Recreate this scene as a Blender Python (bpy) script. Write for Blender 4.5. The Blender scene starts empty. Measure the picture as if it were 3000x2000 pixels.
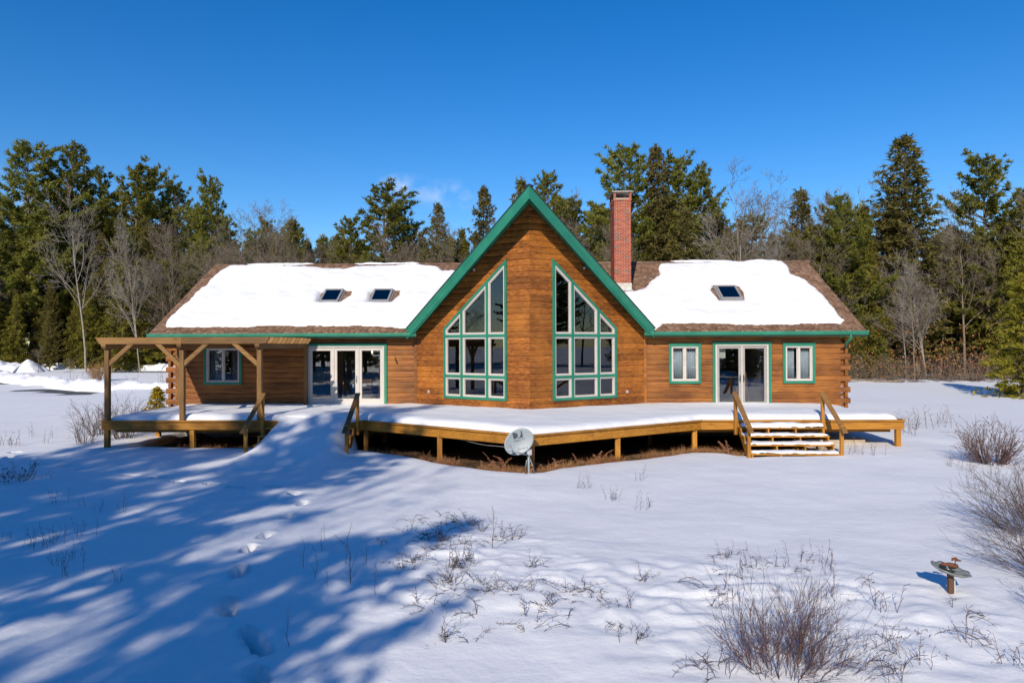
import bpy, bmesh, math, random
import numpy as np
from mathutils import Vector, Matrix
random.seed(7)
RNG = np.random.default_rng(7)
R = math.radians
scene = bpy.context.scene
COL = scene.collection

# ------------------------------------------------------------------ camera, sky, sun, exposure
def look_basis(yaw, pitch, roll):
    c, s = math.cos(yaw), math.sin(yaw)
    f = Vector((-s*math.cos(pitch), c*math.cos(pitch), math.sin(pitch)))
    r = Vector((c, s, 0)); u = r.cross(f)
    C, S = math.cos(roll), math.sin(roll)
    return C*r+S*u, C*u-S*r, f
r_, u_, f_ = look_basis(.0268, .0048, -.0039)
cam_data = bpy.data.cameras.new('camera'); cam = bpy.data.objects.new('camera', cam_data); COL.objects.link(cam)
m = Matrix((r_, u_, -f_)).transposed().to_4x4(); m.translation = Vector((.0296, -25.642, 3.1199))
cam.matrix_world = m
cam_data.sensor_width = 36; cam_data.lens = 36*2040/3000; cam_data.clip_end = 3000; cam_data.clip_start = .1
scene.camera = cam

SUN_EL, SUN_AZ = 28.0, 14.0            # the sun stands behind the camera, a little to its left
world = bpy.data.worlds.new('World'); scene.world = world; world.use_nodes = True
wn, wl = world.node_tree.nodes, world.node_tree.links
wn.clear()
sky = wn.new('ShaderNodeTexSky'); sky.sky_type = 'NISHITA'; sky.sun_disc = False
sky.sun_elevation = R(SUN_EL); sky.sun_rotation = R(180+SUN_AZ)
sky.altitude = 0; sky.air_density = 1.0; sky.dust_density = .1; sky.ozone_density = 4.0
hs = wn.new('ShaderNodeHueSaturation'); hs.inputs['Saturation'].default_value = 1.35; hs.inputs['Hue'].default_value = .508; hs.inputs['Value'].default_value = 1.0
wl.new(sky.outputs[0], hs.inputs['Color'])
# a few thin wisps of cloud low over the trees
tc = wn.new('ShaderNodeTexCoord')
def wisp(px, py, pz, rad, prev):
    sub = wn.new('ShaderNodeVectorMath'); sub.operation = 'SUBTRACT'; sub.inputs[1].default_value = Vector((px, py, pz)).normalized()
    wl.new(tc.outputs['Generated'], sub.inputs[0])
    sc = wn.new('ShaderNodeVectorMath'); sc.operation = 'MULTIPLY'; sc.inputs[1].default_value = (1/rad, 1/rad, 2.1/rad)
    wl.new(sub.outputs[0], sc.inputs[0])
    ln = wn.new('ShaderNodeVectorMath'); ln.operation = 'LENGTH'; wl.new(sc.outputs[0], ln.inputs[0])
    mr = wn.new('ShaderNodeMapRange'); mr.inputs[1].default_value = 1.0; mr.inputs[2].default_value = 0.0; wl.new(ln.outputs['Value'], mr.inputs[0])
    if prev is None: return mr.outputs[0]
    mx = wn.new('ShaderNodeMath'); mx.operation = 'MAXIMUM'; wl.new(prev, mx.inputs[0]); wl.new(mr.outputs[0], mx.inputs[1]); return mx.outputs[0]
wis = None
for (a, b, rad) in ((1190, 548, .045), (1315, 573, .052), (8, 570, .07)):
    d = f_ + r_*((a-1500)/2040) + u_*((1000-b)/2040)
    wis = wisp(d.x, d.y, d.z, rad, wis)
nz = wn.new('ShaderNodeTexNoise'); nz.inputs['Scale'].default_value = 30; nz.inputs['Detail'].default_value = 5; wl.new(tc.outputs['Generated'], nz.inputs['Vector'])
nr = wn.new('ShaderNodeMapRange'); nr.inputs[1].default_value = .40; nr.inputs[2].default_value = .72; wl.new(nz.outputs[0], nr.inputs[0])
mu = wn.new('ShaderNodeMath'); mu.operation = 'MULTIPLY'; wl.new(wis, mu.inputs[0]); wl.new(nr.outputs[0], mu.inputs[1])
mu2 = wn.new('ShaderNodeMath'); mu2.operation = 'MULTIPLY'; mu2.inputs[1].default_value = .62; mu2.use_clamp = True; wl.new(mu.outputs[0], mu2.inputs[0])
mixw = wn.new('ShaderNodeMix'); mixw.data_type = 'RGBA'
wl.new(mu2.outputs[0], mixw.inputs['Factor']); wl.new(hs.outputs[0], mixw.inputs[6]); mixw.inputs[7].default_value = (7.0, 7.3, 8.0, 1)
bg = wn.new('ShaderNodeBackground'); bg.inputs['Strength'].default_value = .110
wl.new(mixw.outputs[2], bg.inputs['Color'])
wo = wn.new('ShaderNodeOutputWorld'); wl.new(bg.outputs[0], wo.inputs[0])

sun_data = bpy.data.lights.new('sun', 'SUN'); sun = bpy.data.objects.new('sun', sun_data); COL.objects.link(sun)
sun_data.energy = 3.6; sun_data.angle = R(.53); sun_data.color = (1.0, .905, .77)
ld = Vector((math.sin(R(SUN_AZ))*math.cos(R(SUN_EL)), math.cos(R(SUN_AZ))*math.cos(R(SUN_EL)), -math.sin(R(SUN_EL))))
sun.rotation_euler = ld.to_track_quat('-Z', 'Y').to_euler(); sun.location = (-20, -60, 40)
scene.view_settings.view_transform = 'Standard'; scene.view_settings.look = 'None'
scene.view_settings.exposure = 0.35; scene.view_settings.gamma = 1.0
scene.view_settings.use_curve_mapping = False
scene.render.engine = 'CYCLES'
scene.cycles.max_bounces = 7; scene.cycles.transparent_max_bounces = 24
scene.cycles.diffuse_bounces = 3; scene.cycles.glossy_bounces = 3

# ------------------------------------------------------------------ tagging, numbers, meshes
def tag(o, label=None, cat=None, group=None, kind=None):
    if label: o['label'] = label
    if cat: o['category'] = cat
    if group: o['group'] = group
    if kind: o['kind'] = kind
    return o
def thing(name, label, cat, loc=(0, 0, 0), group=None):
    o = bpy.data.objects.new(name, None); o.empty_display_size = .2
    COL.objects.link(o); o.location = loc
    return tag(o, label, cat, group)
def link(name, mesh, mat, parent=None, smooth=False, world_coords=True, kind=None):
    o = bpy.data.objects.new(name, mesh); COL.objects.link(o)
    if mat is not None and not mesh.materials: mesh.materials.append(mat)
    if parent is not None:
        o.parent = parent
        if world_coords:
            root = parent
            off = Vector((0, 0, 0))
            while root is not None and root.type == 'EMPTY':
                off += root.location; root = root.parent
            # a mesh part above it already undoes the offset of its own thing
            o.matrix_parent_inverse = Matrix.Translation(-off) if parent.type == 'EMPTY' else Matrix()
    if smooth: mesh.shade_smooth()
    if kind: o['kind'] = kind
    return o
class MB:
    def __init__(s): s.v = []; s.f = []
    def add(s, vs, fs):
        n = len(s.v); s.v += [tuple(p) for p in vs]; s.f += [tuple(i+n for i in f) for f in fs]; return s
    def box(s, x0, x1, y0, y1, z0, z1):
        return s.add([(x0,y0,z0),(x1,y0,z0),(x1,y1,z0),(x0,y1,z0),(x0,y0,z1),(x1,y0,z1),(x1,y1,z1),(x0,y1,z1)],
                     [(3,2,1,0),(4,5,6,7),(0,1,5,4),(1,2,6,5),(2,3,7,6),(3,0,4,7)])
    def prism(s, poly, fn0, fn1):        # two matching outlines
        n = len(poly); a = [fn0(p) for p in poly]; b = [fn1(p) for p in poly]
        return s.add(a+b, [tuple(range(n))[::-1], tuple(range(n, 2*n))]+[(i, (i+1) % n, n+(i+1) % n, n+i) for i in range(n)])
    def beam(s, a, b, w, h, up=(0, 0, 1)):
        a, b = Vector(a), Vector(b); d = (b-a).normalized(); sd = d.cross(Vector(up)).normalized(); u = sd.cross(d)
        vs = [p+sd*(i*w/2)+u*(j*h/2) for p in (a, b) for i, j in ((-1,-1),(1,-1),(1,1),(-1,1))]
        return s.add(vs, [(3,2,1,0),(4,5,6,7),(0,1,5,4),(1,2,6,5),(2,3,7,6),(3,0,4,7)])
    def tube(s, pts, rad, n=8, cap=True):
        pts = [Vector(p) for p in pts]
        if not hasattr(rad, '__len__'): rad = [rad]*len(pts)
        base = len(s.v); ref = Vector((.31, .17, .93))
        for i, p in enumerate(pts):
            d = (pts[min(i+1, len(pts)-1)]-pts[max(i-1, 0)]).normalized()
            e = d.cross(ref)
            if e.length < .05: e = d.cross(Vector((1, 0, 0)))
            e.normalize(); g = d.cross(e)
            for k in range(n):
                t = 2*math.pi*k/n; s.v.append(tuple(p+(e*math.cos(t)+g*math.sin(t))*rad[i]))
        for i in range(len(pts)-1):
            for k in range(n):
                a = base+i*n+k; b = base+i*n+(k+1) % n; s.f.append((a, b, b+n, a+n))
        if cap:
            s.f.append(tuple(base+k for k in range(n))[::-1]); s.f.append(tuple(base+(len(pts)-1)*n+k for k in range(n)))
        return s
    def lathe(s, prof, c, n=16, axis='z'):
        base = len(s.v)
        for r, z in prof:
            for k in range(n):
                t = 2*math.pi*k/n; s.v.append((c[0]+r*math.cos(t), c[1]+r*math.sin(t), c[2]+z))
        for i in range(len(prof)-1):
            for k in range(n):
                a = base+i*n+k; b = base+i*n+(k+1) % n; s.f.append((a, b, b+n, a+n))
        s.f.append(tuple(base+k for k in range(n))[::-1]); s.f.append(tuple(base+(len(prof)-1)*n+k for k in range(n)))
        return s
    def mesh(s, name, bevel=0):
        me = bpy.data.meshes.new(name); me.from_pydata(s.v, [], s.f); me.update()
        bm = bmesh.new(); bm.from_mesh(me)
        bmesh.ops.recalc_face_normals(bm, faces=bm.faces[:])
        if bevel:
            bmesh.ops.bevel(bm, geom=[e for e in bm.edges], offset=bevel, segments=1, affect='EDGES', clamp_overlap=True)
        bm.to_mesh(me); bm.free()
        return me
    def build(s, name, mat, parent=None, smooth=False, bevel=0, kind=None):
        return link(name, s.mesh(name, bevel), mat, parent, smooth, True, kind)
def np_mesh(name, V, F, smooth=True):
    """V (n,3), F (m,k) with k 3 or 4"""
    V = np.asarray(V, np.float32); F = np.asarray(F, np.int32)
    me = bpy.data.meshes.new(name)
    me.vertices.add(len(V)); me.vertices.foreach_set('co', V.ravel())
    k = F.shape[1]
    me.loops.add(F.size); me.loops.foreach_set('vertex_index', F.ravel())
    me.polygons.add(len(F)); me.polygons.foreach_set('loop_start', np.arange(0, F.size, k, dtype=np.int32))
    if smooth: me.polygons.foreach_set('use_smooth', np.ones(len(F), bool))
    me.update(calc_edges=True); me.validate()
    return me
def _hash(ix, iy, seed):
    n = (ix.astype(np.int64)*374761393+iy.astype(np.int64)*668265263+seed*974634541) & 0xffffffff
    n = ((n ^ (n >> 13))*1274126177) & 0xffffffff
    return ((n ^ (n >> 16)) & 0xffff)/65535.0
def vnoise(x, y, seed=0):
    ix = np.floor(x); iy = np.floor(y); fx = x-ix; fy = y-iy
    fx = fx*fx*(3-2*fx); fy = fy*fy*(3-2*fy)
    a = _hash(ix, iy, seed); b = _hash(ix+1, iy, seed); c = _hash(ix, iy+1, seed); d = _hash(ix+1, iy+1, seed)
    return (a*(1-fx)+b*fx)*(1-fy)+(c*(1-fx)+d*fx)*fy-.5
def fbm(x, y, seed=0, oct=4):
    o = 0; a = 1
    for i in range(oct): o = o+a*vnoise(x*2**i+i*17.3, y*2**i-i*9.1, seed+i); a *= .5
    return o
def ss(t): t = np.clip(t, 0, 1); return t*t*(3-2*t)
def sdist(poly, X, Y):
    """signed distance to a polygon, positive inside"""
    X = np.asarray(X, float); Y = np.asarray(Y, float)
    d = np.full(X.shape, 1e9); ins = np.zeros(X.shape, bool); n = len(poly)
    for i in range(n):
        (x0, y0), (x1, y1) = poly[i], poly[(i+1) % n]
        dx, dy = x1-x0, y1-y0
        t = np.clip(((X-x0)*dx+(Y-y0)*dy)/(dx*dx+dy*dy+1e-12), 0, 1)
        d = np.minimum(d, np.hypot(X-x0-t*dx, Y-y0-t*dy))
        if y0 != y1:
            c = ((y0 > Y) != (y1 > Y)) & (X < (x1-x0)*(Y-y0)/(y1-y0)+x0)
            ins ^= c
    return np.where(ins, d, -d)

# ------------------------------------------------------------------ materials
class NT:
    def __init__(s, name):
        s.m = bpy.data.materials.new(name); s.m.use_nodes = True
        s.n, s.l = s.m.node_tree.nodes, s.m.node_tree.links; s.n.clear()
        s.out = s.n.new('ShaderNodeOutputMaterial')
        s.p = s.n.new('ShaderNodeBsdfPrincipled'); s.l.new(s.p.outputs[0], s.out.inputs[0])
    def new(s, t, **kw):
        nd = s.n.new('ShaderNode'+t)
        for k, v in kw.items(): setattr(nd, k, v)
        return nd
    def val(s, sock, v):
        if isinstance(v, (int, float, tuple, list)):
            sock.default_value = v if not isinstance(v, (tuple, list)) or len(v) != 3 or sock.type != 'RGBA' else (*v, 1)
        else: s.l.new(v, sock)
    def coord(s, kind='Object', scale=(1, 1, 1), off=None):
        t = s.new('TexCoord'); mp = s.new('Mapping'); s.l.new(t.outputs[kind], mp.inputs[0]); mp.inputs['Scale'].default_value = scale
        if off is not None: s.l.new(off, mp.inputs['Location'])
        return mp.outputs[0]
    def noise(s, vec, scale=5, detail=4, rough=.5, dist=0):
        n = s.new('TexNoise'); s.l.new(vec, n.inputs['Vector']); n.inputs['Scale'].default_value = scale
        n.inputs['Detail'].default_value = detail; n.inputs['Roughness'].default_value = rough; n.inputs['Distortion'].default_value = dist
        return n.outputs[0]
    def ramp(s, fac, stops):
        r = s.new('ValToRGB'); s.l.new(fac, r.inputs[0]); e = r.color_ramp.elements
        while len(e) < len(stops): e.new(.5)
        for el, (p, c) in zip(e, stops): el.position = p; el.color = (*c, 1)
        return r.outputs[0]
    def mrange(s, v, a, b, c=0, d=1):
        r = s.new('MapRange'); s.l.new(v, r.inputs[0])
        for i, q in zip((1, 2, 3, 4), (a, b, c, d)): r.inputs[i].default_value = q
        return r.outputs[0]
    def mix(s, fac, a, b, mode='MIX'):
        r = s.new('Mix'); r.data_type = 'RGBA'; r.blend_type = mode
        s.val(r.inputs['Factor'], fac); s.val(r.inputs[6], a); s.val(r.inputs[7], b); return r.outputs[2]
    def math(s, op, a, b=0, clamp=False):
        r = s.new('Math'); r.operation = op; r.use_clamp = clamp; s.val(r.inputs[0], a); s.val(r.inputs[1], b); return r.outputs[0]
    def bump(s, h, strength=.3, dist=.02):
        b = s.new('Bump'); s.l.new(h, b.inputs['Height']); b.inputs['Strength'].default_value = strength; b.inputs['Distance'].default_value = dist
        s.l.new(b.outputs[0], s.p.inputs['Normal'])
    def base(s, c): s.val(s.p.inputs['Base Color'], c)
    def rough(s, v): s.val(s.p.inputs['Roughness'], v)
    def rnd(s): return s.new('ObjectInfo').outputs['Random']
    def island(s): return s.new('NewGeometry').outputs['Random Per Island']
    def spec(s, v): s.p.inputs['Specular IOR Level'].default_value = v

def wood(name, dark, mid, light, axis='x', rough=.55, knots=True, gloss=.35, weather=None):
    t = NT(name); k = {'x': (1, 1, 1), 'y': (1, 1, 1), 'z': (1, 1, 1)}
    sc = {'x': (.5, 4, 9), 'y': (4, .5, 9), 'z': (7, 7, .6)}[axis]
    rn = t.rnd(); off = t.new('CombineXYZ'); t.l.new(t.math('MULTIPLY', rn, 37.0), off.inputs[0]); t.l.new(t.math('MULTIPLY', rn, 11.0), off.inputs[2])
    v = t.coord('Object', sc, off.outputs[0])
    g = t.noise(v, 2.6, 6, .62, .6)
    col = t.ramp(g, ((.28, dark), (.5, mid), (.74, light)))
    fine = t.noise(t.coord('Object', {'x': (.8, 20, 55), 'y': (20, .8, 55), 'z': (45, 45, .8)}[axis], off.outputs[0]), 2.0, 4, .6, .3)
    col = t.mix(t.mrange(fine, .42, .75, 0, .55), col, t.mix(.5, dark, (0.01, .005, .003)))
    # piece to piece tone
    tone = t.mrange(rn, 0, 1, .66, 1.28)
    hv = t.new('HueSaturation'); t.l.new(tone, hv.inputs['Value']); t.l.new(col, hv.inputs['Color']); col = hv.outputs[0]
    big = t.noise(t.coord('Object', (.8, .8, .8)), 1.3, 3)
    col = t.mix(t.mrange(big, .42, .72, 0, .45), col, light, 'MIX')
    if knots:
        vo = t.new('TexVoronoi'); t.l.new(t.coord('Object', {'x': (1.1, 3, 4.2), 'y': (3, 1.1, 4.2), 'z': (4, 4, 1.2)}[axis], off.outputs[0]), vo.inputs['Vector']); vo.inputs['Scale'].default_value = 1.2
        kf = t.mrange(vo.outputs['Distance'], .05, .13, .8, 0)
        col = t.mix(kf, col, tuple(c*.35 for c in dark))
    if weather: col = t.mix(t.mrange(t.noise(t.coord('Object', (1, 1, 1)), 3, 4), .45, .7, 0, .6), col, weather)
    t.base(col); t.rough(rough); t.spec(gloss)
    t.bump(t.math('ADD', t.math('MULTIPLY', fine, .5), g), .35, .012)
    return t.m
M = {}
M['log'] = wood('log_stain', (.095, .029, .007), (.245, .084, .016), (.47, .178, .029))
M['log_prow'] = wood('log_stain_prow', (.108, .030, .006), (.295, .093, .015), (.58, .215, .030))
M['cedar'] = wood('deck_stain', (.22, .085, .010), (.43, .180, .018), (.58, .265, .030), 'x')
M['cedar_z'] = wood('deck_stain_upright', (.22, .085, .010), (.41, .170, .018), (.55, .250, .030), 'z')
M['pergola'] = wood('pergola_timber', (.13, .060, .016), (.245, .122, .032), (.33, .178, .052), 'x')
M['pergola_z'] = wood('pergola_timber_upright', (.13, .060, .016), (.235, .118, .032), (.32, .172, .052), 'z')
M['pine_in'] = wood('interior_pine', (.30, .17, .06), (.42, .26, .10), (.52, .34, .15), 'z', knots=False)
M['furn'] = wood('furniture_wood', (.12, .05, .02), (.20, .09, .03), (.30, .14, .05), 'z', knots=False)

def plain(name, col, rough=.5, var=.12, scale=6, bump=.0, spec=.5, metal=0):
    t = NT(name); v = t.coord('Object')
    n = t.noise(v, scale, 5, .6)
    c2 = tuple(min(1, c*(1+var)) for c in col); c1 = tuple(c*(1-var) for c in col)
    t.base(t.ramp(n, ((.3, c1), (.7, c2)))); t.rough(t.mrange(n, .3, .7, max(.02, rough-.08), min(1, rough+.08))); t.spec(spec)
    t.p.inputs['Metallic'].default_value = metal
    if bump: t.bump(t.noise(v, scale*6, 4), bump, .01)
    return t.m
M['green'] = plain('green_paint', (.022, .200, .120), .42, .14, 1.6)
M['white'] = plain('white_vinyl', (.57, .52, .465), .4, .06, 3)
M['screen'] = plain('beige_grey_screen_frame', (.33, .30, .275), .5, .06, 3)
M['track'] = plain('grey_track', (.30, .29, .28), .5, .1)
M['concrete'] = plain('concrete', (.36, .33, .29), .9, .25, 4, .3)
M['foundation'] = plain('foundation_concrete', (.34, .34, .31), .95, .35, 2, .4)
M['galv'] = plain('galvanised_metal', (.52, .53, .54), .4, .12, 9, 0, .5, .6)
M['dish'] = plain('dish_grey', (.27, .31, .33), .45, .05, 4)
M['ink'] = plain('dark_print', (.045, .06, .075), .6, .05)
M['rust'] = plain('rusty_iron', (.16, .055, .022), .85, .5, 25, .4)
M['post_rust'] = plain('weathered_post', (.11, .055, .030), .85, .4, 14, .3)
M['stone'] = plain('grey_stone', (.22, .23, .21), .85, .35, 16, .5)
M['steel'] = plain('dark_steel', (.10, .10, .10), .3, .1, 5, 0, .6, .8)
M['chrome'] = plain('brushed_nickel', (.5, .48, .44), .25, .05, 5, 0, .6, .9)
M['flash'] = plain('chimney_flashing', (.60, .56, .49), .7, .2, 5, .2)
M['black'] = plain('painted_dark', (.012, .012, .012), .9, .1)
M['curtain'] = plain('pale_curtain', (.62, .67, .72), .9, .05, 3)
M['plaster'] = plain('interior_plaster', (.34, .29, .22), .9, .08, 2)
M['ceiling'] = plain('interior_ceiling', (.16, .10, .05), .9, .08, 2)
M['floor_in'] = plain('interior_floor', (.18, .10, .05), .5, .2, 3)
M['shade'] = plain('lamp_shade', (.78, .74, .64), .9, .04, 3)
M['pink'] = plain('dusty_pink_upholstery', (.36, .16, .13), .95, .1, 8)
M['cloth'] = plain('pale_table_cloth', (.62, .66, .68), .9, .06, 6)
M['cable'] = plain('pale_cable', (.5, .5, .48), .6, .05)
M['berry'] = plain('dark_red_berry', (.10, .012, .014), .5, .2)
M['slab'] = plain('weathered_plank', (.42, .34, .25), .9, .25, 7, .3)
M['dryleaf'] = plain('dry_leaf', (.34, .13, .045), .9, .4, 20)

def snow_mat():
    t = NT('snow'); v = t.coord('Object')
    n1 = t.noise(v, 1.2, 4, .55); n2 = t.noise(v, 9, 5, .6); n3 = t.noise(v, 90, 3, .6)
    st = t.noise(t.coord('Object', (2.2, 4.5, 3)), 2.2, 4, .6)
    t.base(t.ramp(n1, ((.3, (.82, .815, .81)), (.7, (.865, .86, .855)))))
    t.rough(.75); t.spec(.25)
    h = t.math('ADD', t.math('MULTIPLY', n2, .6), t.math('MULTIPLY', n3, .26)); h = t.math('ADD', h, t.math('MULTIPLY', st, .40))
    t.bump(h, .5, .032)
    return t.m
M['snow'] = snow_mat()
def earth_mat():
    t = NT('bare_earth'); v = t.coord('Object')
    n = t.noise(v, 7, 6, .65)
    t.base(t.ramp(n, ((.25, (.05, .033, .02)), (.5, (.13, .078, .042)), (.75, (.28, .17, .085))))); t.rough(.95); t.spec(.1)
    t.bump(t.noise(v, 35, 5, .7), .8, .05); return t.m
M['earth'] = earth_mat()
def litter_mat():
    t = NT('forest_litter'); v = t.coord('Object')
    n = t.noise(v, 1.6, 6, .65); s = t.noise(v, .35, 4, .6)
    c = t.ramp(n, ((.25, (.05, .022, .012)), (.5, (.12, .05, .025)), (.75, (.20, .095, .045))))
    t.base(t.mix(t.mrange(s, .44, .56, 0, 1), c, (.75, .77, .80))); t.rough(.95); t.spec(.1); t.bump(t.noise(v, 9, 5, .7), .9, .1); return t.m
M['litter'] = litter_mat()
def asphalt_mat():
    t = NT('asphalt'); v = t.coord('Object'); n = t.noise(v, 2.5, 5, .6)
    t.base(t.ramp(n, ((.3, (.045, .05, .05)), (.62, (.08, .085, .08)), (.8, (.14, .12, .10))))); t.rough(.8); t.bump(t.noise(v, 60, 3), .4, .01); return t.m
M['asphalt'] = asphalt_mat()
def shingle_mat():
    t = NT('asphalt_shingle'); v = t.coord('Object'); r = t.island()
    c = t.ramp(r, ((0, (.145, .084, .053)), (.35, (.21, .122, .077)), (.7, (.255, .152, .097)), (1, (.32, .20, .13))))
    c = t.mix(t.mrange(t.noise(v, 60, 4, .7), .35, .7, 0, .45), c, (.10, .06, .04)); c = t.mix(t.mrange(t.noise(v, .8, 4), .5, .75, 0, .4), c, (.16, .125, .10))
    t.base(c); t.rough(.95); t.spec(.15); t.bump(t.noise(v, 120, 3), .5, .006); return t.m
M['shingle'] = shingle_mat()
def brick_mat(name, rand):
    t = NT(name); v = t.coord('Object'); r = t.rnd() if rand == 'obj' else t.island()
    c = t.ramp(r, ((0, (.29, .070, .043)), (.55, (.42, .098, .058)), (.88, (.48, .13, .078)), (.90, (.17, .11, .09)), (1, (.22, .13, .10))))
    c = t.mix(t.mrange(t.noise(v, 30, 4), .4, .75, 0, .4), c, (.20, .07, .05)); t.base(c); t.rough(.9); t.spec(.2); t.bump(t.noise(v, 70, 4), .5, .006); return t.m
M['brick'] = brick_mat('red_brick', 'obj'); M['brick_i'] = brick_mat('red_brick_rest', 'island')
M['mortar'] = plain('mortar', (.52, .40, .28), .95, .2, 12, .3)
def glass_mat(name, tint=(.90, .93, .94), ior=1.9):
    t = NT(name); t.n.remove(t.p)
    fr = t.new('Fresnel'); fr.inputs['IOR'].default_value = ior
    tr = t.new('BsdfTransparent'); tr.inputs[0].default_value = (*tint, 1)
    gl = t.new('BsdfGlossy'); gl.inputs['Roughness'].default_value = .008; gl.inputs['Color'].default_value = (.95, .97, 1, 1)
    mx = t.new('MixShader'); t.l.new(fr.outputs[0], mx.inputs[0]); t.l.new(tr.outputs[0], mx.inputs[1]); t.l.new(gl.outputs[0], mx.inputs[2]); t.l.new(mx.outputs[0], t.out.inputs[0])
    return t.m
M['glass'] = glass_mat('window_glass')
def leaf_mat(name, a, b, c, trans=.25):
    t = NT(name); r = t.island(); o = t.rnd()
    col = t.ramp(r, ((0, a), (.5, b), (1, c)))
    hv = t.new('HueSaturation'); t.l.new(t.mrange(o, 0, 1, .78, 1.25), hv.inputs['Value']); t.l.new(t.mrange(o, 0, 1, .488, .512), hv.inputs['Hue']); t.l.new(col, hv.inputs['Color'])
    big = t.noise(t.coord('Object'), .55, 3)
    col = t.mix(t.mrange(big, .4, .65, 0, .5), hv.outputs[0], tuple(x*1.35 for x in c))
    t.n.remove(t.p)
    d = t.new('BsdfDiffuse'); tl = t.new('BsdfTranslucent'); t.l.new(col, d.inputs[0]); t.l.new(col, tl.inputs[0])
    mx = t.new('MixShader'); mx.inputs[0].default_value = trans; t.l.new(d.outputs[0], mx.inputs[1]); t.l.new(tl.outputs[0], mx.inputs[2]); t.l.new(mx.outputs[0], t.out.inputs[0])
    return t.m
M['pine_leaf'] = leaf_mat('pine_needles', (.105, .116, .026), (.190, .198, .038), (.300, .272, .058), .5)
M['spruce_leaf'] = leaf_mat('spruce_needles', (.102, .096, .030), (.185, .162, .046), (.285, .236, .074), .5)
M['hem_leaf'] = leaf_mat('hemlock_needles', (.118, .122, .020), (.215, .205, .033), (.320, .275, .052), .5)
M['hem_bright'] = leaf_mat('golden_hemlock_needles', (.15, .145, .018), (.27, .25, .030), (.40, .34, .050), .5)
M['young_leaf'] = leaf_mat('young_pine_needles', (.07, .10, .015), (.13, .16, .02), (.19, .21, .03))
M['gold_leaf'] = leaf_mat('golden_cedar', (.26, .19, .018), (.42, .31, .03), (.55, .43, .06), .5)
def bark_mat(name, a, b, c, sc=(5, 5, 1.2)):
    t = NT(name); v = t.coord('Object', sc); n = t.noise(v, 2.2, 5, .65)
    t.base(t.ramp(n, ((.3, a), (.52, b), (.75, c)))); t.rough(.92); t.spec(.15); t.bump(t.noise(v, 7, 4), .6, .03); return t.m
M['bark'] = bark_mat('conifer_bark', (.075, .055, .042), (.17, .13, .10), (.30, .26, .21))
M['grey_bark'] = bark_mat('grey_bark', (.12, .088, .062), (.22, .170, .125), (.34, .28, .215))
M['birch_bark'] = bark_mat('birch_bark', (.15, .115, .085), (.32, .275, .225), (.56, .51, .45), (2, 2, 7))
M['twig'] = bark_mat('brown_twig', (.060, .040, .030), (.125, .082, .062), (.21, .15, .12), (3, 3, 3))
M['red_twig'] = bark_mat('reddish_twig', (.095, .062, .048), (.19, .125, .098), (.30, .22, .18), (3, 3, 3))
M['rust_twig'] = bark_mat('rusty_twig', (.070, .038, .030), (.145, .080, .062), (.235, .145, .115), (3, 3, 3))
M['straw'] = leaf_mat('dry_grass', (.20, .085, .035), (.34, .16, .065), (.46, .27, .13), .15)
M['fern'] = plain('dry_fern', (.42, .20, .10), .9, .35, 12)
def emit(name, col, s):
    t = NT(name); t.p.inputs['Emission Color'].default_value = (*col, 1); t.p.inputs['Emission Strength'].default_value = s; t.base((.8, .6, .3)); return t.m
M['bulb'] = emit('lit_bulb', (1, .62, .25), 6)

# ------------------------------------------------------------------ the ground: snow, bare earth, drive
def rise(x, y): return 1.15*ss((-x-6)/16)*ss((y-8)/46)
BARE = [(-12.4, -3.95), (-10.8, -4.15), (-9.3, -4.3), (-7.5, -4.2), (-5.7, -4.45), (-5.0, -4.75), (-3.4, -5.95), (-2.0, -7.45), (-.9, -8.2), (-.25, -8.4), (.35, -8.35),
        (.8, -7.75), (2.3, -6.55), (3.3, -5.95), (4.8, -4.85), (5.6, -4.95), (6.0, -5.35), (8.5, -5.2), (8.9, -4.4), (9.4, -3.0), (10.0, -1.2), (10.4, -.2), (10.8, 9.4), (-12.9, 9.4), (-12.95, -.3)]
FOOT = [(-14.78, -6.2), (-15.31, -5.3), (-13.87, -6.65), (-13.14, -7.28), (-12.21, -7.55), (-11.51, -7.93), (-10.6, -8.23), (-9.83, -8.8), (-9.0, -8.96), (-8.24, -9.54), (-7.32, -9.79), (-6.54, -10.27), (-5.67, -10.29),
        (-5.0, -10.96), (-4.53, -11.85), (-4.46, -12.92), (-4.32, -14.32), (-4.25, -15.18), (-3.91, -16.33), (-3.5, -17.63), (-2.83, -18.52), (-2.5, -19.3)]
DRIVE = [(-60, 42), (-48, 32.5), (-40.5, 26.2), (-35.4, 22.6), (-31.0, 20.1), (-29.0, 19.3)]
DRIVE_BANK = DRIVE+[(-22, 18.8), (-10, 19.5)]
DRIVE2 = [(-60, 40.6), (-49, 41.0), (-42.9, 40.4), (-39.9, 39.7), (-34.3, 39.0), (-26, 38.6)]
def pl_dist(pl, X, Y):
    d = np.full(np.shape(X), 1e9)
    for (x0, y0), (x1, y1) in zip(pl[:-1], pl[1:]):
        dx, dy = x1-x0, y1-y0; t = np.clip(((X-x0)*dx+(Y-y0)*dy)/(dx*dx+dy*dy), 0, 1)
        d = np.minimum(d, np.hypot(X-x0-t*dx, Y-y0-t*dy))
    return d
PATCH = ((-1.1, -15.9, 2.6, 2.3), (2.9, -17.4, 3.2, 2.3))      # rough snow over buried brambles
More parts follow.
